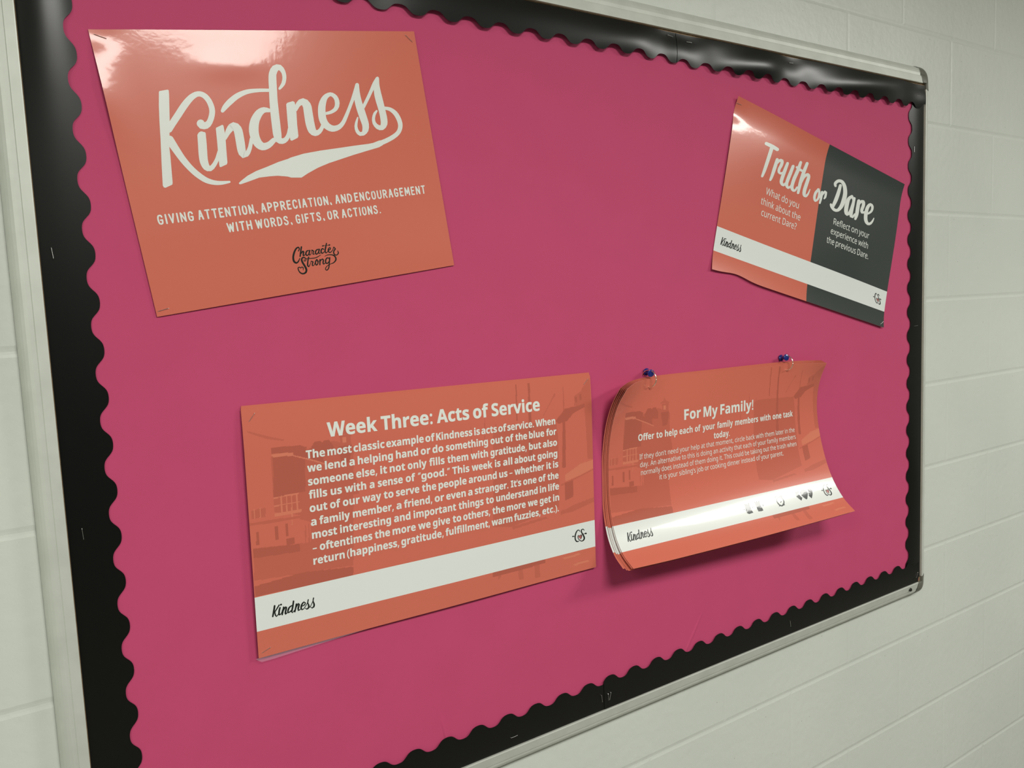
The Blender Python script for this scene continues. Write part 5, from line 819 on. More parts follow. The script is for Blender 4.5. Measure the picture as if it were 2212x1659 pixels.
def smooth(pts, m=5):
    if len(pts) < 3:
        return pts
    P = [(2 * pts[0][0] - pts[1][0], 2 * pts[0][1] - pts[1][1])] + list(pts) + [(2 * pts[-1][0] - pts[-2][0], 2 * pts[-1][1] - pts[-2][1])]
    out = []
    for i in range(1, len(P) - 2):
        for k in range(m):
            t = k / m
            out.append(tuple(0.5 * (2 * P[i][c] + (P[i + 1][c] - P[i - 1][c]) * t + (2 * P[i - 1][c] - 5 * P[i][c] + 4 * P[i + 1][c] - P[i + 2][c]) * t * t + (3 * P[i][c] - P[i - 1][c] - 3 * P[i + 1][c] + P[i + 2][c]) * t ** 3) for c in (0, 1)))
    out.append(tuple(pts[-1]))
    return out

CAP = 0.480                     # height of a capital in ems
EXTRA = {'’': (100, [[20, 323, 57, 323, 84, 471, 20, 471]]),
         '“': (221, [[20, 350, 74, 350, 101, 480, 64, 480], [114, 350, 168, 350, 195, 480, 158, 480]]),
         '”': (221, [[20, 350, 57, 350, 101, 480, 47, 480], [114, 350, 151, 350, 195, 480, 141, 480]])}
def glyph(font, ch):
    return EXTRA[ch] if ch in EXTRA else font[ch]

CAPW = {'I': 0.04, 'M': 0.66, 'W': 0.74, ',': 0.10, '.': 0.02, 'E': 0.40, 'F': 0.40, 'T': 0.5}
CAPS = {
 'A': [[(0, 0), (0.22, 1)], [(0.22, 1), (0.28, 1)], [(0.28, 1), (0.5, 0)], [(0.1, 0.36), (0.4, 0.36)]],
 'C': [[(0.48, 0.8), (0.42, 0.95), (0.25, 1), (0.07, 0.9), (0, 0.5), (0.07, 0.1), (0.25, 0), (0.42, 0.05), (0.48, 0.22)]],
 'D': [[(0, 0), (0, 1)], [(0, 1), (0.25, 0.97), (0.46, 0.8), (0.5, 0.5), (0.46, 0.2), (0.25, 0.03), (0, 0)]],
 'E': [[(0, 0), (0, 1)], [(0, 1), (0.4, 1)], [(0, 0.52), (0.33, 0.52)], [(0, 0), (0.4, 0)]],
 'F': [[(0, 0), (0, 1)], [(0, 1), (0.4, 1)], [(0, 0.5), (0.33, 0.5)]],
 'G': [[(0.47, 0.8), (0.4, 0.95), (0.25, 1), (0.07, 0.9), (0, 0.5), (0.07, 0.1), (0.25, 0), (0.43, 0.08), (0.48, 0.42)], [(0.27, 0.44), (0.48, 0.44)]],
 'H': [[(0, 0), (0, 1)], [(0.5, 0), (0.5, 1)], [(0, 0.5), (0.5, 0.5)]],
 'I': [[(0.02, 0), (0.02, 1)]],
 'M': [[(0, 0), (0.05, 1)], [(0.05, 1), (0.33, 0.25)], [(0.33, 0.25), (0.61, 1)], [(0.61, 1), (0.66, 0)]],
 'N': [[(0, 0), (0, 1)], [(0, 1), (0.5, 0)], [(0.5, 0), (0.5, 1)]],
 'O': [[(0.25, 1), (0.07, 0.9), (0, 0.5), (0.07, 0.1), (0.25, 0), (0.43, 0.1), (0.5, 0.5), (0.43, 0.9), (0.25, 1)]],
 'P': [[(0, 0), (0, 1)], [(0, 1), (0.28, 0.98), (0.46, 0.86), (0.46, 0.6), (0.28, 0.47), (0, 0.45)]],
 'R': [[(0, 0), (0, 1)], [(0, 1), (0.28, 0.98), (0.44, 0.86), (0.44, 0.62), (0.28, 0.5), (0, 0.48)], [(0.22, 0.48), (0.5, 0)]],
 'S': [[(0.44, 0.82), (0.38, 0.96), (0.22, 1), (0.06, 0.92), (0.04, 0.72), (0.2, 0.56), (0.38, 0.44), (0.46, 0.26), (0.4, 0.07), (0.22, 0), (0.06, 0.05), (0, 0.2)]],
 'T': [[(0, 1), (0.5, 1)], [(0.25, 1), (0.25, 0)]],
 'U': [[(0, 1), (0, 0.3), (0.07, 0.06), (0.25, 0), (0.43, 0.06), (0.5, 0.3), (0.5, 1)]],
 'V': [[(0, 1), (0.25, 0)], [(0.25, 0), (0.5, 1)]],
 'W': [[(0, 1), (0.17, 0)], [(0.17, 0), (0.37, 0.85)], [(0.37, 0.85), (0.57, 0)], [(0.57, 0), (0.74, 1)]],
 ',': [[(0.02, 0.12), (0.06, 0), (0.08, -0.06)]], '.': [[(0.0, 0.02), (0.02, 0.02)]]}

# ------------------------------------------------------------------ the setting
def lines_with_joints(x0, x1, x_joint, pitch, half):
    xs = [x0]
    k = math.ceil((x0 - x_joint) / pitch)
    while x_joint + k * pitch < x1:
        xj = x_joint + k * pitch
        xs += [(xj - half, 0), (xj, 1), (xj + half, 0)]; k += 1
    return [(x0, 0)] + xs[1:] + [(x1, 0)]

def block_wall():
    y0 = 0.02; V = []; F = []
    pitch = 0.2025; zj = 0.668 + BASE - 10 * pitch
    X0, X1 = -3.2, 7.2
    c = 0
    while zj + c * pitch < CEIL - 0.001:
        za = zj + c * pitch; zb = min(za + pitch, CEIL)
        if zb > 0.0:
            za = max(za, 0.0)
            xs = lines_with_joints(X0, X1, 2.105 if (c % 2 == 1) else 1.902, 0.405, 0.006)
            rows = [(za, 0.0009, 0), (za + 0.0030, 0.0006, 0), (za + 0.0065, 0, 1), (zb - 0.0065, 0, 1), (zb - 0.0030, 0.0006, 0), (zb, 0.0009, 0)]
            b = len(V); n = len(xs)
            for z, d, face in rows:
                for x, j in xs:
                    V.append((x, y0 + max(d, 0.0005 * j if face else 0.0), z))
            for r in range(len(rows) - 1):
                for i in range(n - 1):
                    a = b + r * n + i
                    F.append((a, a + 1, a + n + 1, a + n))
        c += 1
    return struct(mesh('wall_back', V, F, M_WALL))
block_wall()
def quad(name, pts, mt):
    return struct(mesh(name, pts, [(0, 1, 2, 3)], mt))
XA, XB, YF = -3.4, 7.6, -4.0
quad('floor', [(XA, 0.02, 0), (XA, YF, 0), (XB, YF, 0), (XB, 0.02, 0)], M_FLOOR)
quad('ceiling', [(XA, 0.02, CEIL), (XB, 0.02, CEIL), (XB, YF, CEIL), (XA, YF, CEIL)], M_CEIL)
V = [(XA, YF, 0), (XB, YF, 0), (XA, YF, 2.05), (XB, YF, 2.05), (XA, YF, CEIL), (XB, YF, CEIL)]
struct(mesh('wall_front', V, [(0, 2, 3, 1), (2, 4, 5, 3)], [M_LOW, M_PLAIN], [0, 1]))
quad('wall_left', [(XA, 0.02, 0), (XA, 0.02, CEIL), (XA, YF, CEIL), (XA, YF, 0)], M_PLAIN)
quad('wall_right', [(XB, 0.02, 0), (XB, YF, 0), (XB, YF, CEIL), (XB, 0.02, CEIL)], M_PLAIN)

# ------------------------------------------------------------------ bulletin board
BW, BH = 1.75, 1.15
board = thing('bulletin_board', 'long wall bulletin board with satin aluminium frame covered in pink paper', 'bulletin board', W(BW / 2, 0, 0))
def boxmesh(x0, x1, z0, z1, n0, n1):
    V = [W(x, z, n) for x in (x0, x1) for z in (z0, z1) for n in (n0, n1)]
    F = [(0, 1, 3, 2), (4, 6, 7, 5), (0, 4, 5, 1), (2, 3, 7, 6), (0, 2, 6, 4), (1, 5, 7, 3)]
    return V, F
V, F = boxmesh(-0.004, BW + 0.004, -0.004, BH + 0.004, -0.018, 0.0)
mesh('core_panel', V, F, M_CORK, parent=board)
def profile(face, out, lip=0.0060):
    drop = 0.24 * face                 # the face leans away from the board towards its outer edge
    p = [(0.0, -0.002), (0.0, lip - 0.0010), (0.0004, lip - 0.0002), (0.0012, lip), (face - 0.0008, lip - drop), (face, lip - drop - 0.0003), (face + 0.0009, lip - drop - 0.0016)]
    lip -= drop + 0.0008
    for k in range(1, 8):
        a = k / 7
        u = face + 0.0009 + (out - face - 0.0009) * math.sin(a * math.pi / 2) ** 0.9
        n = lip - 0.0008 - (lip - 0.0008 + 0.0195) * (1 - math.cos(a * math.pi / 2)) ** 0.85
        p.append((u, n))
    return p
RAILS = {'left': (0.0106, 0.0286), 'right': (0.0106, 0.0286), 'top': (0.0170, 0.0420), 'bottom': (0.0166, 0.0340)}
CAPX, CAPZ = 0.014, 0.012
def rail(side):
    face, out = RAILS[side]
    pr = profile(face, out)
    V = []; F = []
    for e in (0, 1):
        for u, n in pr:
            if side == 'left': V.append(W(-u, CAPZ if e == 0 else BH - CAPZ, n))
            if side == 'right': V.append(W(BW + u, CAPZ if e == 0 else BH - CAPZ, n))
            if side == 'top': V.append(W(CAPX if e == 0 else BW - CAPX, BH + u, n))
            if side == 'bottom': V.append(W(CAPX if e == 0 else BW - CAPX, -u, n))
    k = len(pr)
    for i in range(k - 1):
        f = (i, i + 1, k + i + 1, k + i)
        F.append(f if side in ('left', 'bottom') else f[::-1])
    o = mesh('frame_rail', V, F, M_ALU, parent=board, smooth=False)
    return o
for s in RAILS:
    rail(s)
def corner(sx, sz):
    hx = RAILS['right' if sx > 0 else 'left']; vz = RAILS['top' if sz > 0 else 'bottom']
    ph = profile(hx[0], hx[1]); pv = profile(vz[0], vz[1])
    x0 = BW if sx > 0 else 0.0; z0 = BH if sz > 0 else 0.0
    V = []; F = []; rows = []
    g = 0.0006
    rows.append([(x0 - sx * CAPX, z0 + sz * (u + g), n + g) for u, n in pv])
    for k in range(0, 11):
        a = k / 10 * math.pi / 2
        row = []
        for (uh, nh), (uv, nv) in zip(ph, pv):
            e = 0.75
            row.append((x0 + sx * (uh + g) * math.sin(a) ** e, z0 + sz * (uv + g) * math.cos(a) ** e if k < 10 else z0, (nh + nv) / 2 + g))
        rows.append(row)
    rows.append([(x0 + sx * (u + g), z0 - sz * CAPZ, n + g) for u, n in ph])
    for r in rows:
        V += [W(*p) for p in r]
    k = len(rows[0])
    for i in range(len(rows) - 1):
        for j in range(k - 1):
            f = (i * k + j, i * k + j + 1, (i + 1) * k + j + 1, (i + 1) * k + j)
            F.append(f if sx * sz > 0 else f[::-1])
    o = mesh('corner_cap', V, F, M_CAP, parent=board, smooth=True)
    return o
for sx in (-1, 1):
    for sz in (-1, 1):
        corner(sx, sz)['label'] = 'dark grey rounded plastic corner cap'
V, F = lathe([(0.0042, -0.004), (0.0042, 0.0012), (0.0036, 0.0022), (0.001, 0.0022), (0.0009, 0.0016)], W(1.7035, -0.0105, 0.0045), Vector((0, -1, 0)), 16)
mesh('screw', V, F, M_DARK, parent=board)['label'] = 'dark screw head in lower frame'

# pink paper backing with faint ripples and two creases
def paper_n(x, z):
    n = 0.0012 + 0.0006 * math.sin(3.1 * x + 1.3 * z) * math.sin(2.3 * z - 1.7 * x)
    d = abs((x - 1.05) * 0.25 + (z - 1.055))
    n += 0.0009 * math.exp(-(d / 0.006) ** 2) * (1 if 0.5 < x < 1.5 else 0.0)
    for cx, cz, ang, L in ((0.462, 0.06, 1.75, 0.025), (0.985, 0.075, 0.95, 0.04)):
        t = (x - cx) * math.cos(ang) + (z - cz) * math.sin(ang)
        s = -(x - cx) * math.sin(ang) + (z - cz) * math.cos(ang)
        n += 0.0012 * math.exp(-(t / L) ** 2) * (math.exp(-(s / 0.0035) ** 2) if s < 0 else math.exp(-(s / 0.0012) ** 2))
    return n
xs = sorted(set([round(v, 5) for v in frange(0.004, 1.7435, 180)] + [round(v, 5) for v in frange(0.44, 0.49, 40)] + [round(v, 5) for v in frange(0.95, 1.02, 50)]))
zs = sorted(set([round(v, 5) for v in frange(0.002, 1.1425, 110)] + [round(v, 5) for v in frange(0.03, 0.11, 50)]))
V, F, MI = slab(lambda u, v, h: W(u, v, paper_n(u, v) + h), xs, zs, 0.0004, None, (0, 0, 0))
F = [f[::-1] for f in F]
tag(mesh('backing_paper', V, F, M_PINK, smooth=True), 'bright pink paper covering the whole face of the board', 'paper')

# ------------------------------------------------------------------ scalloped black border strips
PITCH = 0.0541
def strip(side, s0, s1, phase, peak, valley, outer, nfun, label, cut0=0.0, cut1=0.0, tilt=0.0):
    """s runs along the edge, w inwards from the frame"""
    ss = frange(s0, s1, int((s1 - s0) / PITCH * 22))
    ws = [0, 0.12, 0.25, 0.38, 0.5, 0.62, 0.74, 0.85, 0.94, 1.0]
    def inner(s):
        c = math.cos(2 * math.pi * (s - phase) / PITCH)
        c = math.tanh(1.25 * c) / math.tanh(1.25)
        e = peak + tilt * (s - s0)
        return (e + valley + tilt * (s - s0)) / 2 + (peak - valley) / 2 * c
    def P(s, t, h):
        w = outer + (inner(s) - outer) * t
        n = nfun(s, w / 0.057, w) + h
        if side == 'left': return W(w, s, n)
        if side == 'right': return W(BW - w, s, n)
        if side == 'top': return W(s, BH - w, n)
        return W(s, w, n)
    V, F, MI = slab(P, ss, ws, 0.00045, None, (0, 0, 0))
    if side in ('left', 'top'):
        pass
    o = mesh('scalloped_border_strip', V, F, M_BLACK, smooth=True)
    bm = bmesh.new(); bm.from_mesh(o.data); bmesh.ops.recalc_face_normals(bm, faces=bm.faces); bm.to_mesh(o.data); bm.free()
    return tag(o, label, 'border strip', 'black scalloped border strips')
def g(x, c, w):
    return math.exp(-((x - c) / w) ** 2)
def n_left(s, t, w):
    bow = math.sin(math.pi * min(1, max(0, t)))
    lift = 0.0016 + 0.0035 * bow * g(s, 1.06, 0.14) + 0.0012 * bow
    return lift + 0.0006 * t
def n_right(s, t, w):
    return 0.0030 + 0.0018 * math.sin(math.pi * t) * (0.6 + 0.4 * math.sin(7 * s + 1)) + 0.0006 * t
TOPPIN = [0.40, 0.9556, 0.9995, 1.2748, 1.7176, 1.76]
def n_top(s, t, w):
    free = 1.0
    for p in TOPPIN:
        free *= 1 - g(s, p, 0.05)
    amp = 0.0035 + 0.0045 * (1 if s > 0.95 else max(0, (s - 0.6) / 0.35))
    n = 0.0042 + amp * free * math.sin(math.pi * (0.15 + 0.75 * t)) + 0.0022 * t * (0.4 + 0.6 * free)
    n += 0.0022 * math.sin(21 * s + 2.6 * t) * (1 if s > 0.95 else 0.2) * math.sin(math.pi * min(1, t)) * free
    for p in TOPPIN[1:]:
        n += 0.0022 * g(s, p, 0.03) * math.sin(math.pi * min(1, max(0, (t - 0.2) / 0.8)))
    return n
def n_top2(s, t, w):
    return n_top(s, t, w) + 0.0006
def n_bot(s, t, w):
    return 0.0030 + 0.0016 * math.sin(math.pi * t) * (0.6 + 0.4 * math.sin(5 * s)) + 0.0007 * t
def n_bot2(s, t, w):
    return n_bot(s, t, w) + 0.0007
strip('left', 0.002, 1.148, 0.9890, 0.0548, 0.0437, 0.001, n_left, 'black scalloped border strip running down the left side of the board')
strip('top', 0.006, 0.974, 0.3676, 0.0545, 0.0435, 0.0042, n_top, 'black scalloped border strip along the top, left of the overlap above the middle')
strip('top', 0.9705, 1.7445, 1.1213, 0.0570, 0.0460, 0.0046, n_top2, 'wavy black scalloped border strip along the top right, meeting the grey corner')
strip('right', 0.012, 1.118, 0.9127, 0.0645, 0.0525, 0.0055, n_right, 'black scalloped border strip running down the right side of the board', tilt=-0.0)
strip('bottom', 0.004, 0.787, 0.4643, 0.0572, 0.0458, 0.0012, n_bot, 'black scalloped border strip along the bottom, left of the stapled overlap')
strip('bottom', 0.7675, 1.7375, 1.2697, 0.0586, 0.0466, 0.0014, n_bot2, 'black scalloped border strip along the bottom right of the board')

# ------------------------------------------------------------------ sheets
def plane_pose(key):
    x, z, a = POSES[key]
    ex = Vector((math.cos(a), 0, math.sin(a))); ey = Vector((math.sin(a), 0, -math.cos(a)))
    return W(x, z, 0), ex, ey
NRM = Vector((0, -1, 0))
def flat_surface(key, nfun):
    O, ex, ey = plane_pose(key)
    def surf(u, v, h=0.0):
        return O + ex * u + ey * v + NRM * (nfun(u, v) + h)
    return surf

def sheet_obj(surf, us, vs, mat_of, mats, parent, name='sheet', thick=0.0004):
    V, F, MI = slab(surf, us, vs, thick, mat_of, tuple(mats) + (0, 0))
    return mesh(name, V, F, list(mats) + [M_BACK, M_EDGE], MI, parent=parent, smooth=True)

# 1. large lettered poster, upper left
KW, KH = 0.4064, 0.3215
def kn(u, v):
    a, b = u / KW, v / KH
    n = 0.0040 + 0.0020 * math.sin(math.pi * min(1, max(0, a))) * math.sin(math.pi * min(1, max(0, b)))
    n += 0.0008 * g(a, 0.36, 0.10) * g(b, 0.13, 0.05)          # shallow blister under the film
    n -= 0.0012 * g(a, 0.02, 0.05) * g(b, 0.02, 0.05)
    n += 0.0030 * max(0, 1 - a / 0.10) ** 2 * g(b, 0.24, 0.15)
    n += 0.0010 * g(b, 1.0, 0.12) * math.sin(math.pi * a)
    return n
ksurf = flat_surface('kind', kn)
kp = thing('kindness_poster', 'glossy coral poster with large white brush lettering at the upper left of the board', 'poster', ksurf(KW / 2, KH, 0))
sheet_obj(ksurf, frange(0, KW, 130), frange(0, KH, 110), None, [M_CORAL], kp)
ink = Ink(ksurf)
for d in D_KWORD: ink.ribbon(d)
for d in D_KPOLY: ink.flatpoly(d)
ink.build('title_lettering', M_INKW, kp)['label'] = 'large white brush script word with a swash'
ink = Ink(ksurf)
for t, u0, u1, v in TXT['kind_caps']: ink.caps(t, u0 / UNIT, u1 / UNIT, v / UNIT, 0.0116, 0.0019)
ink.build('caption_lettering', M_INKW, kp)['label'] = 'two lines of small white hand drawn capitals'
ink = Ink(ksurf)
for d in D_CHAR: ink.ribbon(d)
ink.build('logo_lettering', M_INK, kp)['label'] = 'small black script logo'

# helper marks shared by the other sheets
def affine(src, dst):
    """map (origin, far end, up) triples of sheet points"""
    so, se, su = src; do, de, du = dst
    a = (se[0] - so[0], se[1] - so[1]); b = (su[0] - so[0], su[1] - so[1])
    A = (de[0] - do[0], de[1] - do[1]); B = (du[0] - do[0], du[1] - do[1])
    det = a[0] * b[1] - a[1] * b[0]
    def f(u, v):
        x, y = u - so[0], v - so[1]
        p = (x * b[1] - y * b[0]) / det; q = (a[0] * y - a[1] * x) / det
        return do[0] + p * A[0] + q * B[0], do[1] + p * A[1] + q * B[1]
    return f
def prs(d):
    return [(d[i] / UNIT, d[i + 1] / UNIT) for i in range(0, len(d), 2)]
def script_mark(surf, dst, parent):
    f = affine(prs(D_REF['k_week']), prs(dst)) if dst else None
    ink = Ink(surf)
    for d in D_SMALLK: ink.ribbon(d, f)
    o = ink.build('script_lettering', M_INK, parent)
    o['label'] = 'small black script word on the white band'
def monogram(surf, dst, parent):
    r = prs(D_REF['cs_week'])[:3]
    f = affine(r, prs(dst)[:3]) if dst else (lambda u, v: (u, v))
    ink = Ink(surf, 0.00010)
    h = prs(D_HEART[0])
    ink.poly([[f(*p) for p in h]])
    root = ink.build('monogram_heart', M_HEART, parent)
    root['label'] = 'dusty red heart of the monogram'
    ink = Ink(surf, 0.00013)
    for d in D_CS: ink.ribbon(d, f)
    ink.build('monogram', M_INK, parent)['label'] = 'black monogram with an arrow through it'
def inside(poly, X, Y):
    c = np.zeros(X.shape, bool); n = len(poly)
    for i in range(n):
        x1, y1 = poly[i]; x2, y2 = poly[(i + 1) % n]
        if y1 == y2: continue
        t = ((y1 > Y) != (y2 > Y)) & (X < (x2 - x1) * (Y - y1) / (y2 - y1) + x1)
        c ^= t
    return c
def picture_sheet(P, N, us, vs, parent, thick=0.0004):
    """fine sheet mesh from point and normal arrays (nu, nv, 3); the faint harbour picture is in its face colours"""
    nu, nv = len(us), len(vs)
    U2, V2 = np.meshgrid((us[1:] + us[:-1]) / 2, (vs[1:] + vs[:-1]) / 2, indexing='ij')
    tone = np.zeros(U2.shape, int)
    slot = {1: 2, 2: 3, -1: 4}
    for t, d in D_PRINT:
        msk = inside(prs(d), U2, V2)
        if t == 1: msk &= (tone != 3)
        tone[msk] = slot[t]
    tone[(V2 > BAND[0]) & (V2 < BAND[1])] = 1
    V = np.concatenate([P.reshape(-1, 3), (P - N * thick).reshape(-1, 3)])
    I = np.arange(nu * nv).reshape(nu, nv)
    q = np.stack([I[:-1, :-1], I[:-1, 1:], I[1:, 1:], I[1:, :-1]], -1).reshape(-1, 4)
    F = [q, q[:, ::-1] + nu * nv]; MI = [tone.reshape(-1), np.full(len(q), 5)]
    loop = np.concatenate([I[:-1, 0], I[-1, :-1], I[:0:-1, -1], I[0, :0:-1]])
    nxt = np.roll(loop, -1)
    b = len(V)
    rim = np.stack([V[loop], V[nxt], V[nxt + nu * nv], V[loop + nu * nv]], 1).reshape(-1, 3)
    V = np.concatenate([V, rim])
    F.append(np.arange(b, b + len(rim)).reshape(-1, 4)); MI.append(np.full(len(loop), 6))
    F = np.concatenate(F); MI = np.concatenate(MI)
    me = bpy.data.meshes.new('sheet')
    me.vertices.add(len(V)); me.vertices.foreach_set('co', V.astype(np.float32).ravel())
    me.loops.add(F.size); me.loops.foreach_set('vertex_index', F.astype(np.int32).ravel())
    me.polygons.add(len(F)); me.polygons.foreach_set('loop_start', (np.arange(len(F)) * 4).astype(np.int32))
    me.update(calc_edges=True)
    me.polygons.foreach_set('material_index', MI.astype(np.int32)); me.polygons.foreach_set('use_smooth', [True] * len(F))
    for mt in (M_CORAL, M_PAPER, M_PICT[1], M_PICT[2], M_PICT[-1], M_BACK, M_EDGE):
        me.materials.append(mt)
    me.validate()
    return link('sheet', me, parent)
def grid_normals(P):
    n = np.cross(np.gradient(P, axis=1), np.gradient(P, axis=0))
    n /= np.linalg.norm(n, axis=2)[:, :, None]
    n[n[:, :, 1] > 0] *= -1
    return n

# 2. weekly message sheet, lower left, on two more sheets
SWD, SHT = 0.558, 0.3215
BAND = (0.2412, 0.2862)
BANDROWS = frange(0, BAND[0], 80) + frange(BAND[0], BAND[1], 14)[1:] + frange(BAND[1], SHT, 14)[1:]
in_band = lambda u, v: 1 if BAND[0] < v < BAND[1] else 0
def wn(u, v):
    a, b = u / SWD, v / SHT
    n = 0.0080 - 0.0026 * max(0, 1 - b / 0.17) ** 1.5 + 0.0016 * math.sin(math.pi * min(1, max(0, a))) * math.sin(math.pi * min(1, max(0, b)))
    n += 0.0006 * math.sin(9 * a + 3 * b)
    return n
wsurf = flat_surface('week', wn)
def behind(surf, du, dv, k):
    return lambda u, v, h=0.0: surf(u + du, v + dv, h - k)
for k, (du, dv, dep, lb) in enumerate(((0.0006, -0.0022, 0.0011, 'coral laminated sheet directly behind the weekly message sheet at lower left'),
                                       (0.0012, -0.0040, 0.0022, 'rearmost coral laminated sheet of the lower left pile, edge showing along the top'))):
    r = thing('laminated_sheet', lb, 'sheet', wsurf(SWD / 2, SHT, -dep), 'sheets stapled behind the weekly message')
    sheet_obj(behind(wsurf, du, dv, dep), frange(0, SWD - 0.001, 40), BANDROWS, in_band, [M_CORAL, M_PAPER], r)
wk = thing('message_sheet', 'flat glossy coral sheet with a bold weekly heading and nine lines of white text', 'sheet', wsurf(SWD / 2, SHT, 0))
FU = np.array(frange(0, SWD, 520)); FV = np.array(frange(0, BAND[0], 230) + frange(BAND[0], BAND[1], 40)[1:] + frange(BAND[1], SHT, 34)[1:])
WP = np.array([[wsurf(u, v) for v in FV] for u in FU])
picture_sheet(WP, grid_normals(WP), FU, FV, wk)
ink = Ink(wsurf, 0.00013)
for t, u0, u1, v in TXT['week_title']: ink.word(FONT_B, t, u0 / UNIT, u1 / UNIT, 0.0472, 0.0187 / CAP, 0.009)
ink.build('heading_lettering', M_INKW, wk)['label'] = 'bold white heading'
ink = Ink(wsurf, 0.00013)
rows = {}
for t, u0, u1, v in TXT['week_body']: ink.word(FONT_B, t, u0 / UNIT, u1 / UNIT, v / UNIT, 0.0104 / CAP, 0.009)
ink.build('body_lettering', M_INKW, wk)['label'] = 'nine lines of bold white text'
script_mark(wsurf, None, wk)
monogram(wsurf, None, wk)
# clear laminating film standing proud of the print at the lower left corner
V, F, MI = slab(lambda u, v, h: wsurf(u, SHT + (v - SHT) * max(0.05, min(1, (u + 0.0035) / 0.006)) * max(0.04, 1 - max(0, u - 0.02) / 0.13), h - 0.0002), frange(-0.0035, 0.15, 40), [SHT, SHT + 0.003, SHT + 0.006], 0.00025, None, (0, 0, 0))
n = len(V)
mesh('film_margin', [Vector(p) for p in V], F, M_FILM, parent=wk)['label'] = 'clear margin of laminating film'

# 3. split coral and charcoal sheet, upper right
TW = 0.555
def tn(u, v):
    a, b = u / TW, v / SHT
    n = 0.0030 + 0.0048 * max(0, 1 - b / 0.13) ** 2 + 0.0040 * max(0, (b - 0.86) / 0.14) ** 2
    n += 0.0022 * g(a, 0.22, 0.16) * g(b, 0.20, 0.22) + 0.0012 * math.sin(7 * a + 4 * b) * math.sin(math.pi * b)
    n += 0.0015 * g(a, 0.75, 0.2) * g(b, 0.45, 0.25)
    n -= 0.0022 * g(a, 0.0, 0.05) * g(b, 0.08, 0.06)
    return n
tsurf0 = flat_surface('truth', tn)
def tsurf(u, v, h=0.0):
    # lower edge bows slightly upward between the staples near the left corner
    a = u / TW
    if v > 0.30:
        v -= (v - 0.30) / 0.0215 * 0.006 * g(a, 0.12, 0.07)
    return tsurf0(u, v, h)
tr = thing('question_sheet', 'tilted glossy sheet split into a coral half and a charcoal half at upper right', 'sheet', tsurf(TW / 2, SHT, 0))
tus = frange(0, TW / 2, 70) + frange(TW / 2, TW, 70)[1:]
def tmat(u, v):
    if BAND[0] < v < BAND[1]: return 1
    return 0 if u < TW / 2 else 2
sheet_obj(tsurf, tus, BANDROWS, tmat, [M_CORAL, M_PAPER, M_CHAR], tr)
ink = Ink(tsurf)
for d in D_TRUTH: ink.ribbon(d)
ink.build('title_lettering', M_INKW, tr)['label'] = 'white brush script title across both halves'
for half in (0, 1):
    ink = Ink(tsurf)
    for t, u0, u1, v in TXT['truth_small']:
        if (u0 / UNIT > TW / 2) == bool(half):
            ink.word(FONT_R, t, u0 / UNIT, u1 / UNIT, v / UNIT, 0.0128 / CAP, 0.001)
    ink.build('question_lettering', M_INKW, tr)['label'] = 'three lines of small white text on the %s half' % ('charcoal' if half else 'coral')
script_mark(tsurf, D_REF['k_truth'], tr)
monogram(tsurf, D_REF['cs_truth'], tr)

# 4. curled pack of sheets hanging from two rings, lower right
NU, NV = len(SHEET), len(SHEET[0])
GR = [[Vector(p) / 10000.0 for p in row] for row in SHEET]
GP = [[None] * (NV + 2) for _ in range(NU + 2)]
for i in range(NU):
    for j in range(NV):
        GP[i + 1][j + 1] = GR[i][j]
for j in range(1, NV + 1):
    GP[0][j] = 2 * GP[1][j] - GP[2][j]; GP[NU + 1][j] = 2 * GP[NU][j] - GP[NU - 1][j]
for i in range(NU + 2):
    GP[i][0] = 2 * GP[i][1] - GP[i][2]; GP[i][NV + 1] = 2 * GP[i][NV] - GP[i][NV - 1]
def cm(a, b, c, d, t):
    return 0.5 * (2 * b + (c - a) * t + (2 * a - 5 * b + 4 * c - d) * t * t + (3 * b - a - 3 * c + d) * t ** 3)
def fam_pt(u, v):
    a = u / SWD * (NU - 1); b = v / SHT * (NV - 1)
    i = min(max(int(math.floor(a)), 0), NU - 2); j = min(max(int(math.floor(b)), 0), NV - 2)
    rows = [cm(*[GP[i + r][j + s] for s in range(4)], b - j) for r in range(4)]
    return cm(*rows, a - i)          # (x, z, n)
def fam_surf(u, v, h=0.0):
    p = fam_pt(u, v)
    du = fam_pt(u + 0.0008, v) - fam_pt(u - 0.0008, v); dv = fam_pt(u, v + 0.0008) - fam_pt(u, v - 0.0008)
    nn = dv.cross(du).normalized()   # points out of the board
    if nn.z < 0: nn = -nn
    p = p + nn * h
    return W(p.x, p.y, p.z)
PACKOFF = {1: (0.0012, -0.0004, 0.0), 2: (0.0042, -0.0042, 0.0012), 3: (0.0060, -0.0036, 0.0012), 4: (0.0090, -0.0014, 0.0030)}
def pack_surf(k):
    """k-th sheet behind the front one: nearer the board, slightly lower and further left"""
    def s(u, v, h=0.0):
        p = fam_pt(u, v)
        b = v / SHT
        dx, dz, dn = PACKOFF[k]
        n = p.z * (1 - 0.02 * k) - 0.0012 * k - dn * b
        x = p.x - dx * (0.55 + 0.45 * b) - 0.0004 * k * (1 - u / SWD)
        z = p.y + 0.0014 * k * (1 - b) * (0.35 + 0.65 * u / SWD) + dz * b
        return W(x, z, max(n, 0.0024) + h)
    return s
PACK = ['coral laminated sheet right behind the curled front sheet on the rings', 'third coral laminated sheet in the curled ring pack',
        'fourth coral laminated sheet in the curled ring pack', 'rearmost coral laminated sheet of the curled ring pack, nearest the pink paper']
for k in (4, 3, 2, 1):
    ps = pack_surf(k)
    r = thing('laminated_sheet', PACK[k - 1], 'sheet', ps(SWD / 2, SHT, 0), 'sheets hanging behind on the rings')
    sheet_obj(ps, frange(0, SWD, 48), BANDROWS, in_band, [M_CORAL, M_PAPER], r)
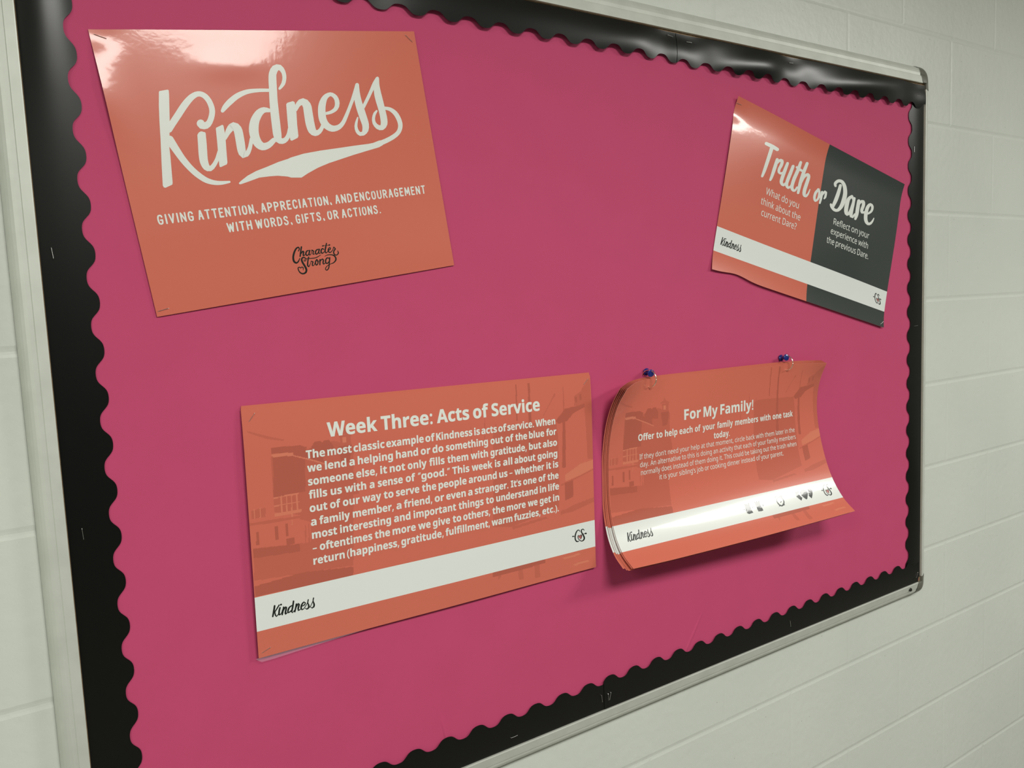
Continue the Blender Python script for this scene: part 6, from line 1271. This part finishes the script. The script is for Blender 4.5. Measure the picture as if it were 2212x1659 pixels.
fm = thing('task_sheet', 'front curled coral sheet hanging from two rings with a family task in white text', 'sheet', fam_surf(SWD / 2, SHT, 0))
def weights(t, n):
    A = np.zeros((len(t), n + 2))
    for r, x in enumerate(t):
        i = min(max(int(math.floor(x)), 0), n - 2); k = x - i
        A[r, i:i + 4] = 0.5 * np.array([-k + 2 * k * k - k ** 3, 2 - 5 * k * k + 3 * k ** 3, k + 4 * k * k - 3 * k ** 3, -k * k + k ** 3])
    return A
GA = np.array([[tuple(GP[i][j]) for j in range(NV + 2)] for i in range(NU + 2)])
FP = np.einsum('ai,ijc,bj->abc', weights(FU / SWD * (NU - 1), NU), GA, weights(FV / SHT * (NV - 1), NV))
FP = np.stack([FP[:, :, 0], -FP[:, :, 2], FP[:, :, 1] + BASE], -1)
picture_sheet(FP, grid_normals(FP), FU, FV, fm)
ink = Ink(fam_surf, 0.00014)
for t, u0, u1, v in TXT['fam_title']: ink.word(FONT_B, t, u0 / UNIT, u1 / UNIT, 0.0810, 0.0185 / CAP, 0.006)
for t, u0, u1, v in TXT['fam_bold']: ink.word(FONT_B, t, u0 / UNIT, u1 / UNIT, v / UNIT, 0.0112 / CAP, 0.004)
ink.build('heading_lettering', M_INKW, fm)['label'] = 'bold white heading and sentence'
ink = Ink(fam_surf, 0.00014)
for t, u0, u1, v in TXT['fam_body']: ink.word(FONT_R, t, u0 / UNIT, u1 / UNIT, v / UNIT, 0.0088 / CAP)
ink.build('body_lettering', M_INKW, fm)['label'] = 'four lines of small white text'
script_mark(fam_surf, D_REF['k_fam'], fm)
monogram(fam_surf, D_REF['cs_fam'], fm)
ICONS = (('icon_print', 'pair of notched blocks joined by a bar', D_ICONS[:4], D_ICONL[6:8]), ('icon_print', 'small alarm clock icon', [], D_ICONL[:6]), ('icon_print', 'three overlapping heart icons', D_ICONS[4:], D_ICONL[8:]))
for nm, lb, polys, rib in ICONS:
    ink = Ink(fam_surf, 0.00013)
    for t, d in polys:
        if t == 0: ink.flatpoly(d)
    for d in rib: ink.ribbon(d)
    o = ink.build(nm, M_INK, fm); o['label'] = lb
    for tone, mt, hh in ((2, M_INKGLARE, 0.00010), (1, M_PAPER, 0.00017)):  # heart bodies take the painted glare tone, their tips stay black
        ink = Ink(fam_surf, hh)
        for t, d in polys:
            if t == tone: ink.flatpoly(d)
        if ink.F:
            ink.build('icon_fill', mt, o)

# ------------------------------------------------------------------ rings and push pins
def ring(cx, cz, cn, dirx, dirn, r, label, t0=0.0):
    e1 = Vector((dirx, -dirn, 0)).normalized(); e2 = Vector((0, 0, 1))
    c = W(cx, cz, cn)
    root = thing('binder_ring', label, 'ring', W(cx, cz - r, cn), 'binder rings')
    for part, a0, a1 in (('ring_half', 0.02, math.pi - 0.02), ('ring_half', math.pi + 0.02, 2 * math.pi - 0.02)):
        pts = [c + e1 * (r * math.cos(a)) + e2 * (r * math.sin(a)) for a in frange(a0 + t0, a1 + t0, 30)]
        V, F = tube(pts, 0.0010, 10)
        mesh(part, V, F, M_RING, parent=root, smooth=True)
    V, F = tube([c + e1 * (r * math.cos(a)) + e2 * (r * math.sin(a)) for a in frange(math.pi - 0.06 + t0, math.pi + 0.06 + t0, 4)], 0.0014, 10)
    mesh('hinge', V, F, M_RING, parent=root, smooth=True)
RINGS = [(0.8800, 0.5610, 0.0140, 0.22, 1.0, 0.0145, 'thin metal ring on the left blue pin, through the curled pack'),
         (1.2430, 0.5610, 0.0140, 0.15, 1.0, 0.0145, 'thin metal ring on the right blue pin, through the curled pack')]
for a in RINGS:
    ring(*a)
def pin(x, z, x2, z2, label):
    root = thing('push_pin', label, 'push pin', W(x, z, 0.002), 'blue push pins holding the rings')
    ax = (W(x2, z2, 0.0195) - W(x, z, 0.0045)).normalized()
    o = W(x, z, 0.0045)
    V, F = lathe([(0.0040, -0.0012), (0.0060, -0.0008), (0.0062, 0.0004), (0.0056, 0.0014), (0.0037, 0.0024), (0.0031, 0.0050), (0.0034, 0.0085), (0.0044, 0.0115), (0.0060, 0.0128), (0.0064, 0.0136), (0.0064, 0.0146), (0.0058, 0.0151), (0.002, 0.0152)], o, ax, 32)
    mesh('grip', V, F, M_BLUE, parent=root, smooth=True)
    V, F = lathe([(0.0006, -0.009), (0.0006, -0.001)], o, ax, 10)
    mesh('needle', V, F, M_STEEL, parent=root)
PINS = [(0.8835, 0.5721, 0.8805, 0.5703, 'blue push pin holding the left ring of the curled pack'),
        (1.2411, 0.5704, 1.2384, 0.5720, 'blue push pin holding the right ring of the curled pack')]
for a in PINS:
    pin(*a)

# ------------------------------------------------------------------ staples
def staple(x, z, n, ang, label, L=0.0125, tilt=0.0, surf=None, arch=0.0003):
    d = Vector((math.cos(ang), 0, math.sin(ang)))
    c = W(x, z, n)
    dn = NRM
    pts = [c - d * (L / 2) - dn * 0.0022, c - d * (L / 2) + dn * (arch * 0.6 - tilt), c - d * (L / 2 - 0.0006) + dn * (arch - tilt), c + d * (L / 2 - 0.0006) + dn * (arch + tilt), c + d * (L / 2) + dn * (arch * 0.6 + tilt), c + d * (L / 2) - dn * 0.0022]
    V, F = tube(pts, 0.00030, 8)
    o = mesh('staple', V, F, M_STEEL)
    return tag(o, label, 'staple', 'staples')
def LOC(s, u, v):
    p = s(u, v, 0)
    return p.x, p.z - BASE
def DEP(s, u, v):
    return -s(u, v, 0).y
STAPLES = [
    (0.0125, 0.7735, math.pi / 2 + 0.1, 0.0030, 'raised staple in the left border strip, level with the coral poster', 0.0016),
    (0.0154, 0.4577, math.pi / 2 + 0.05, 0.0026, 'staple low in the left border strip, beside the weekly message sheet', 0.0004),
    (0.9556, 1.1382, -0.12, 0.0062, 'staple just left of the overlap seam in the top border', 0.0006),
    (0.9995, 1.1338, 0.02, 0.0068, 'staple just right of the overlap seam in the top border', 0.0006),
    (1.2748, 1.1340, 0.06, 0.0068, 'staple in the wavy top border above the tilted split sheet', 0.0006),
    (1.7176, 1.1203, 0.08, 0.0066, 'small staple in the top right corner of the black border', 0.0006),
    (1.7040, 1.0033, math.pi / 2, 0.0048, 'upright staple near the top of the right border strip', 0.0005),
    (1.7179, 0.6098, 0.02, 0.0048, 'level staple halfway down the right border strip', 0.0005),
    (0.7614, 0.0232, math.pi / 2 + 0.12, 0.0050, 'leftmost of the cluster of staples at the bottom border overlap', 0.0005),
    (0.7747, 0.0222, math.pi / 2 + 0.07, 0.0056, 'middle staple of the cluster at the bottom border overlap', 0.0012),
    (0.7790, 0.0228, math.pi / 2 - 0.25, 0.0056, 'rightmost of the cluster of staples at the bottom border overlap', 0.0008),
    (1.2615, 0.0235, math.pi / 2 + 0.15, 0.0050, 'upright staple in the bottom right border strip', 0.0005),
    (0.5820, 0.0180, 0.02, 0.0046, 'level staple in the bottom left border strip', 0.0004),
    (1.7290, 0.0200, math.pi / 2 - 0.5, 0.0050, 'bent staple in the lower right corner of the black border', 0.0010),
    (*LOC(ksurf, 0.0105, 0.0075), -0.25, DEP(ksurf, 0.0105, 0.0075), 'staple in the top left corner of the brush lettered poster', 0.0004),
    (*LOC(ksurf, 0.3960, 0.0095), -0.65, DEP(ksurf, 0.3960, 0.0095), 'staple in the top right corner of the brush lettered poster', 0.0004),
    (*LOC(ksurf, 0.0085, 0.3145), 0.25, DEP(ksurf, 0.0085, 0.3145), 'staple in the bottom left corner of the brush lettered poster', 0.0004),
    (*LOC(wsurf, 0.0125, 0.0110), 0.9, DEP(wsurf, 0.0125, 0.0110), 'staple in the top left corner of the weekly message sheet', 0.0004),
    (*LOC(wsurf, 0.0100, 0.3130), 0.35, DEP(wsurf, 0.0100, 0.3130), 'staple in the bottom left corner of the weekly message sheet', 0.0004),
    (*LOC(wsurf, 0.5480, 0.0100), 0.75, DEP(wsurf, 0.5480, 0.0100), 'staple in the top right corner of the weekly message sheet', 0.0004),
    (*LOC(tsurf, 0.0070, 0.0120), -0.2, DEP(tsurf, 0.0070, 0.0120), 'staple in the top left corner of the tilted split sheet', 0.0004),
    (*LOC(tsurf, 0.5475, 0.3120), 0.5, DEP(tsurf, 0.5475, 0.3120), 'staple in the bottom right corner of the tilted split sheet', 0.0004)]
for x, z, ang, nf, label, arch in STAPLES:
    n = nf(x, z) if callable(nf) else nf
    staple(x, z, n + 0.0004, ang, label, arch=arch)
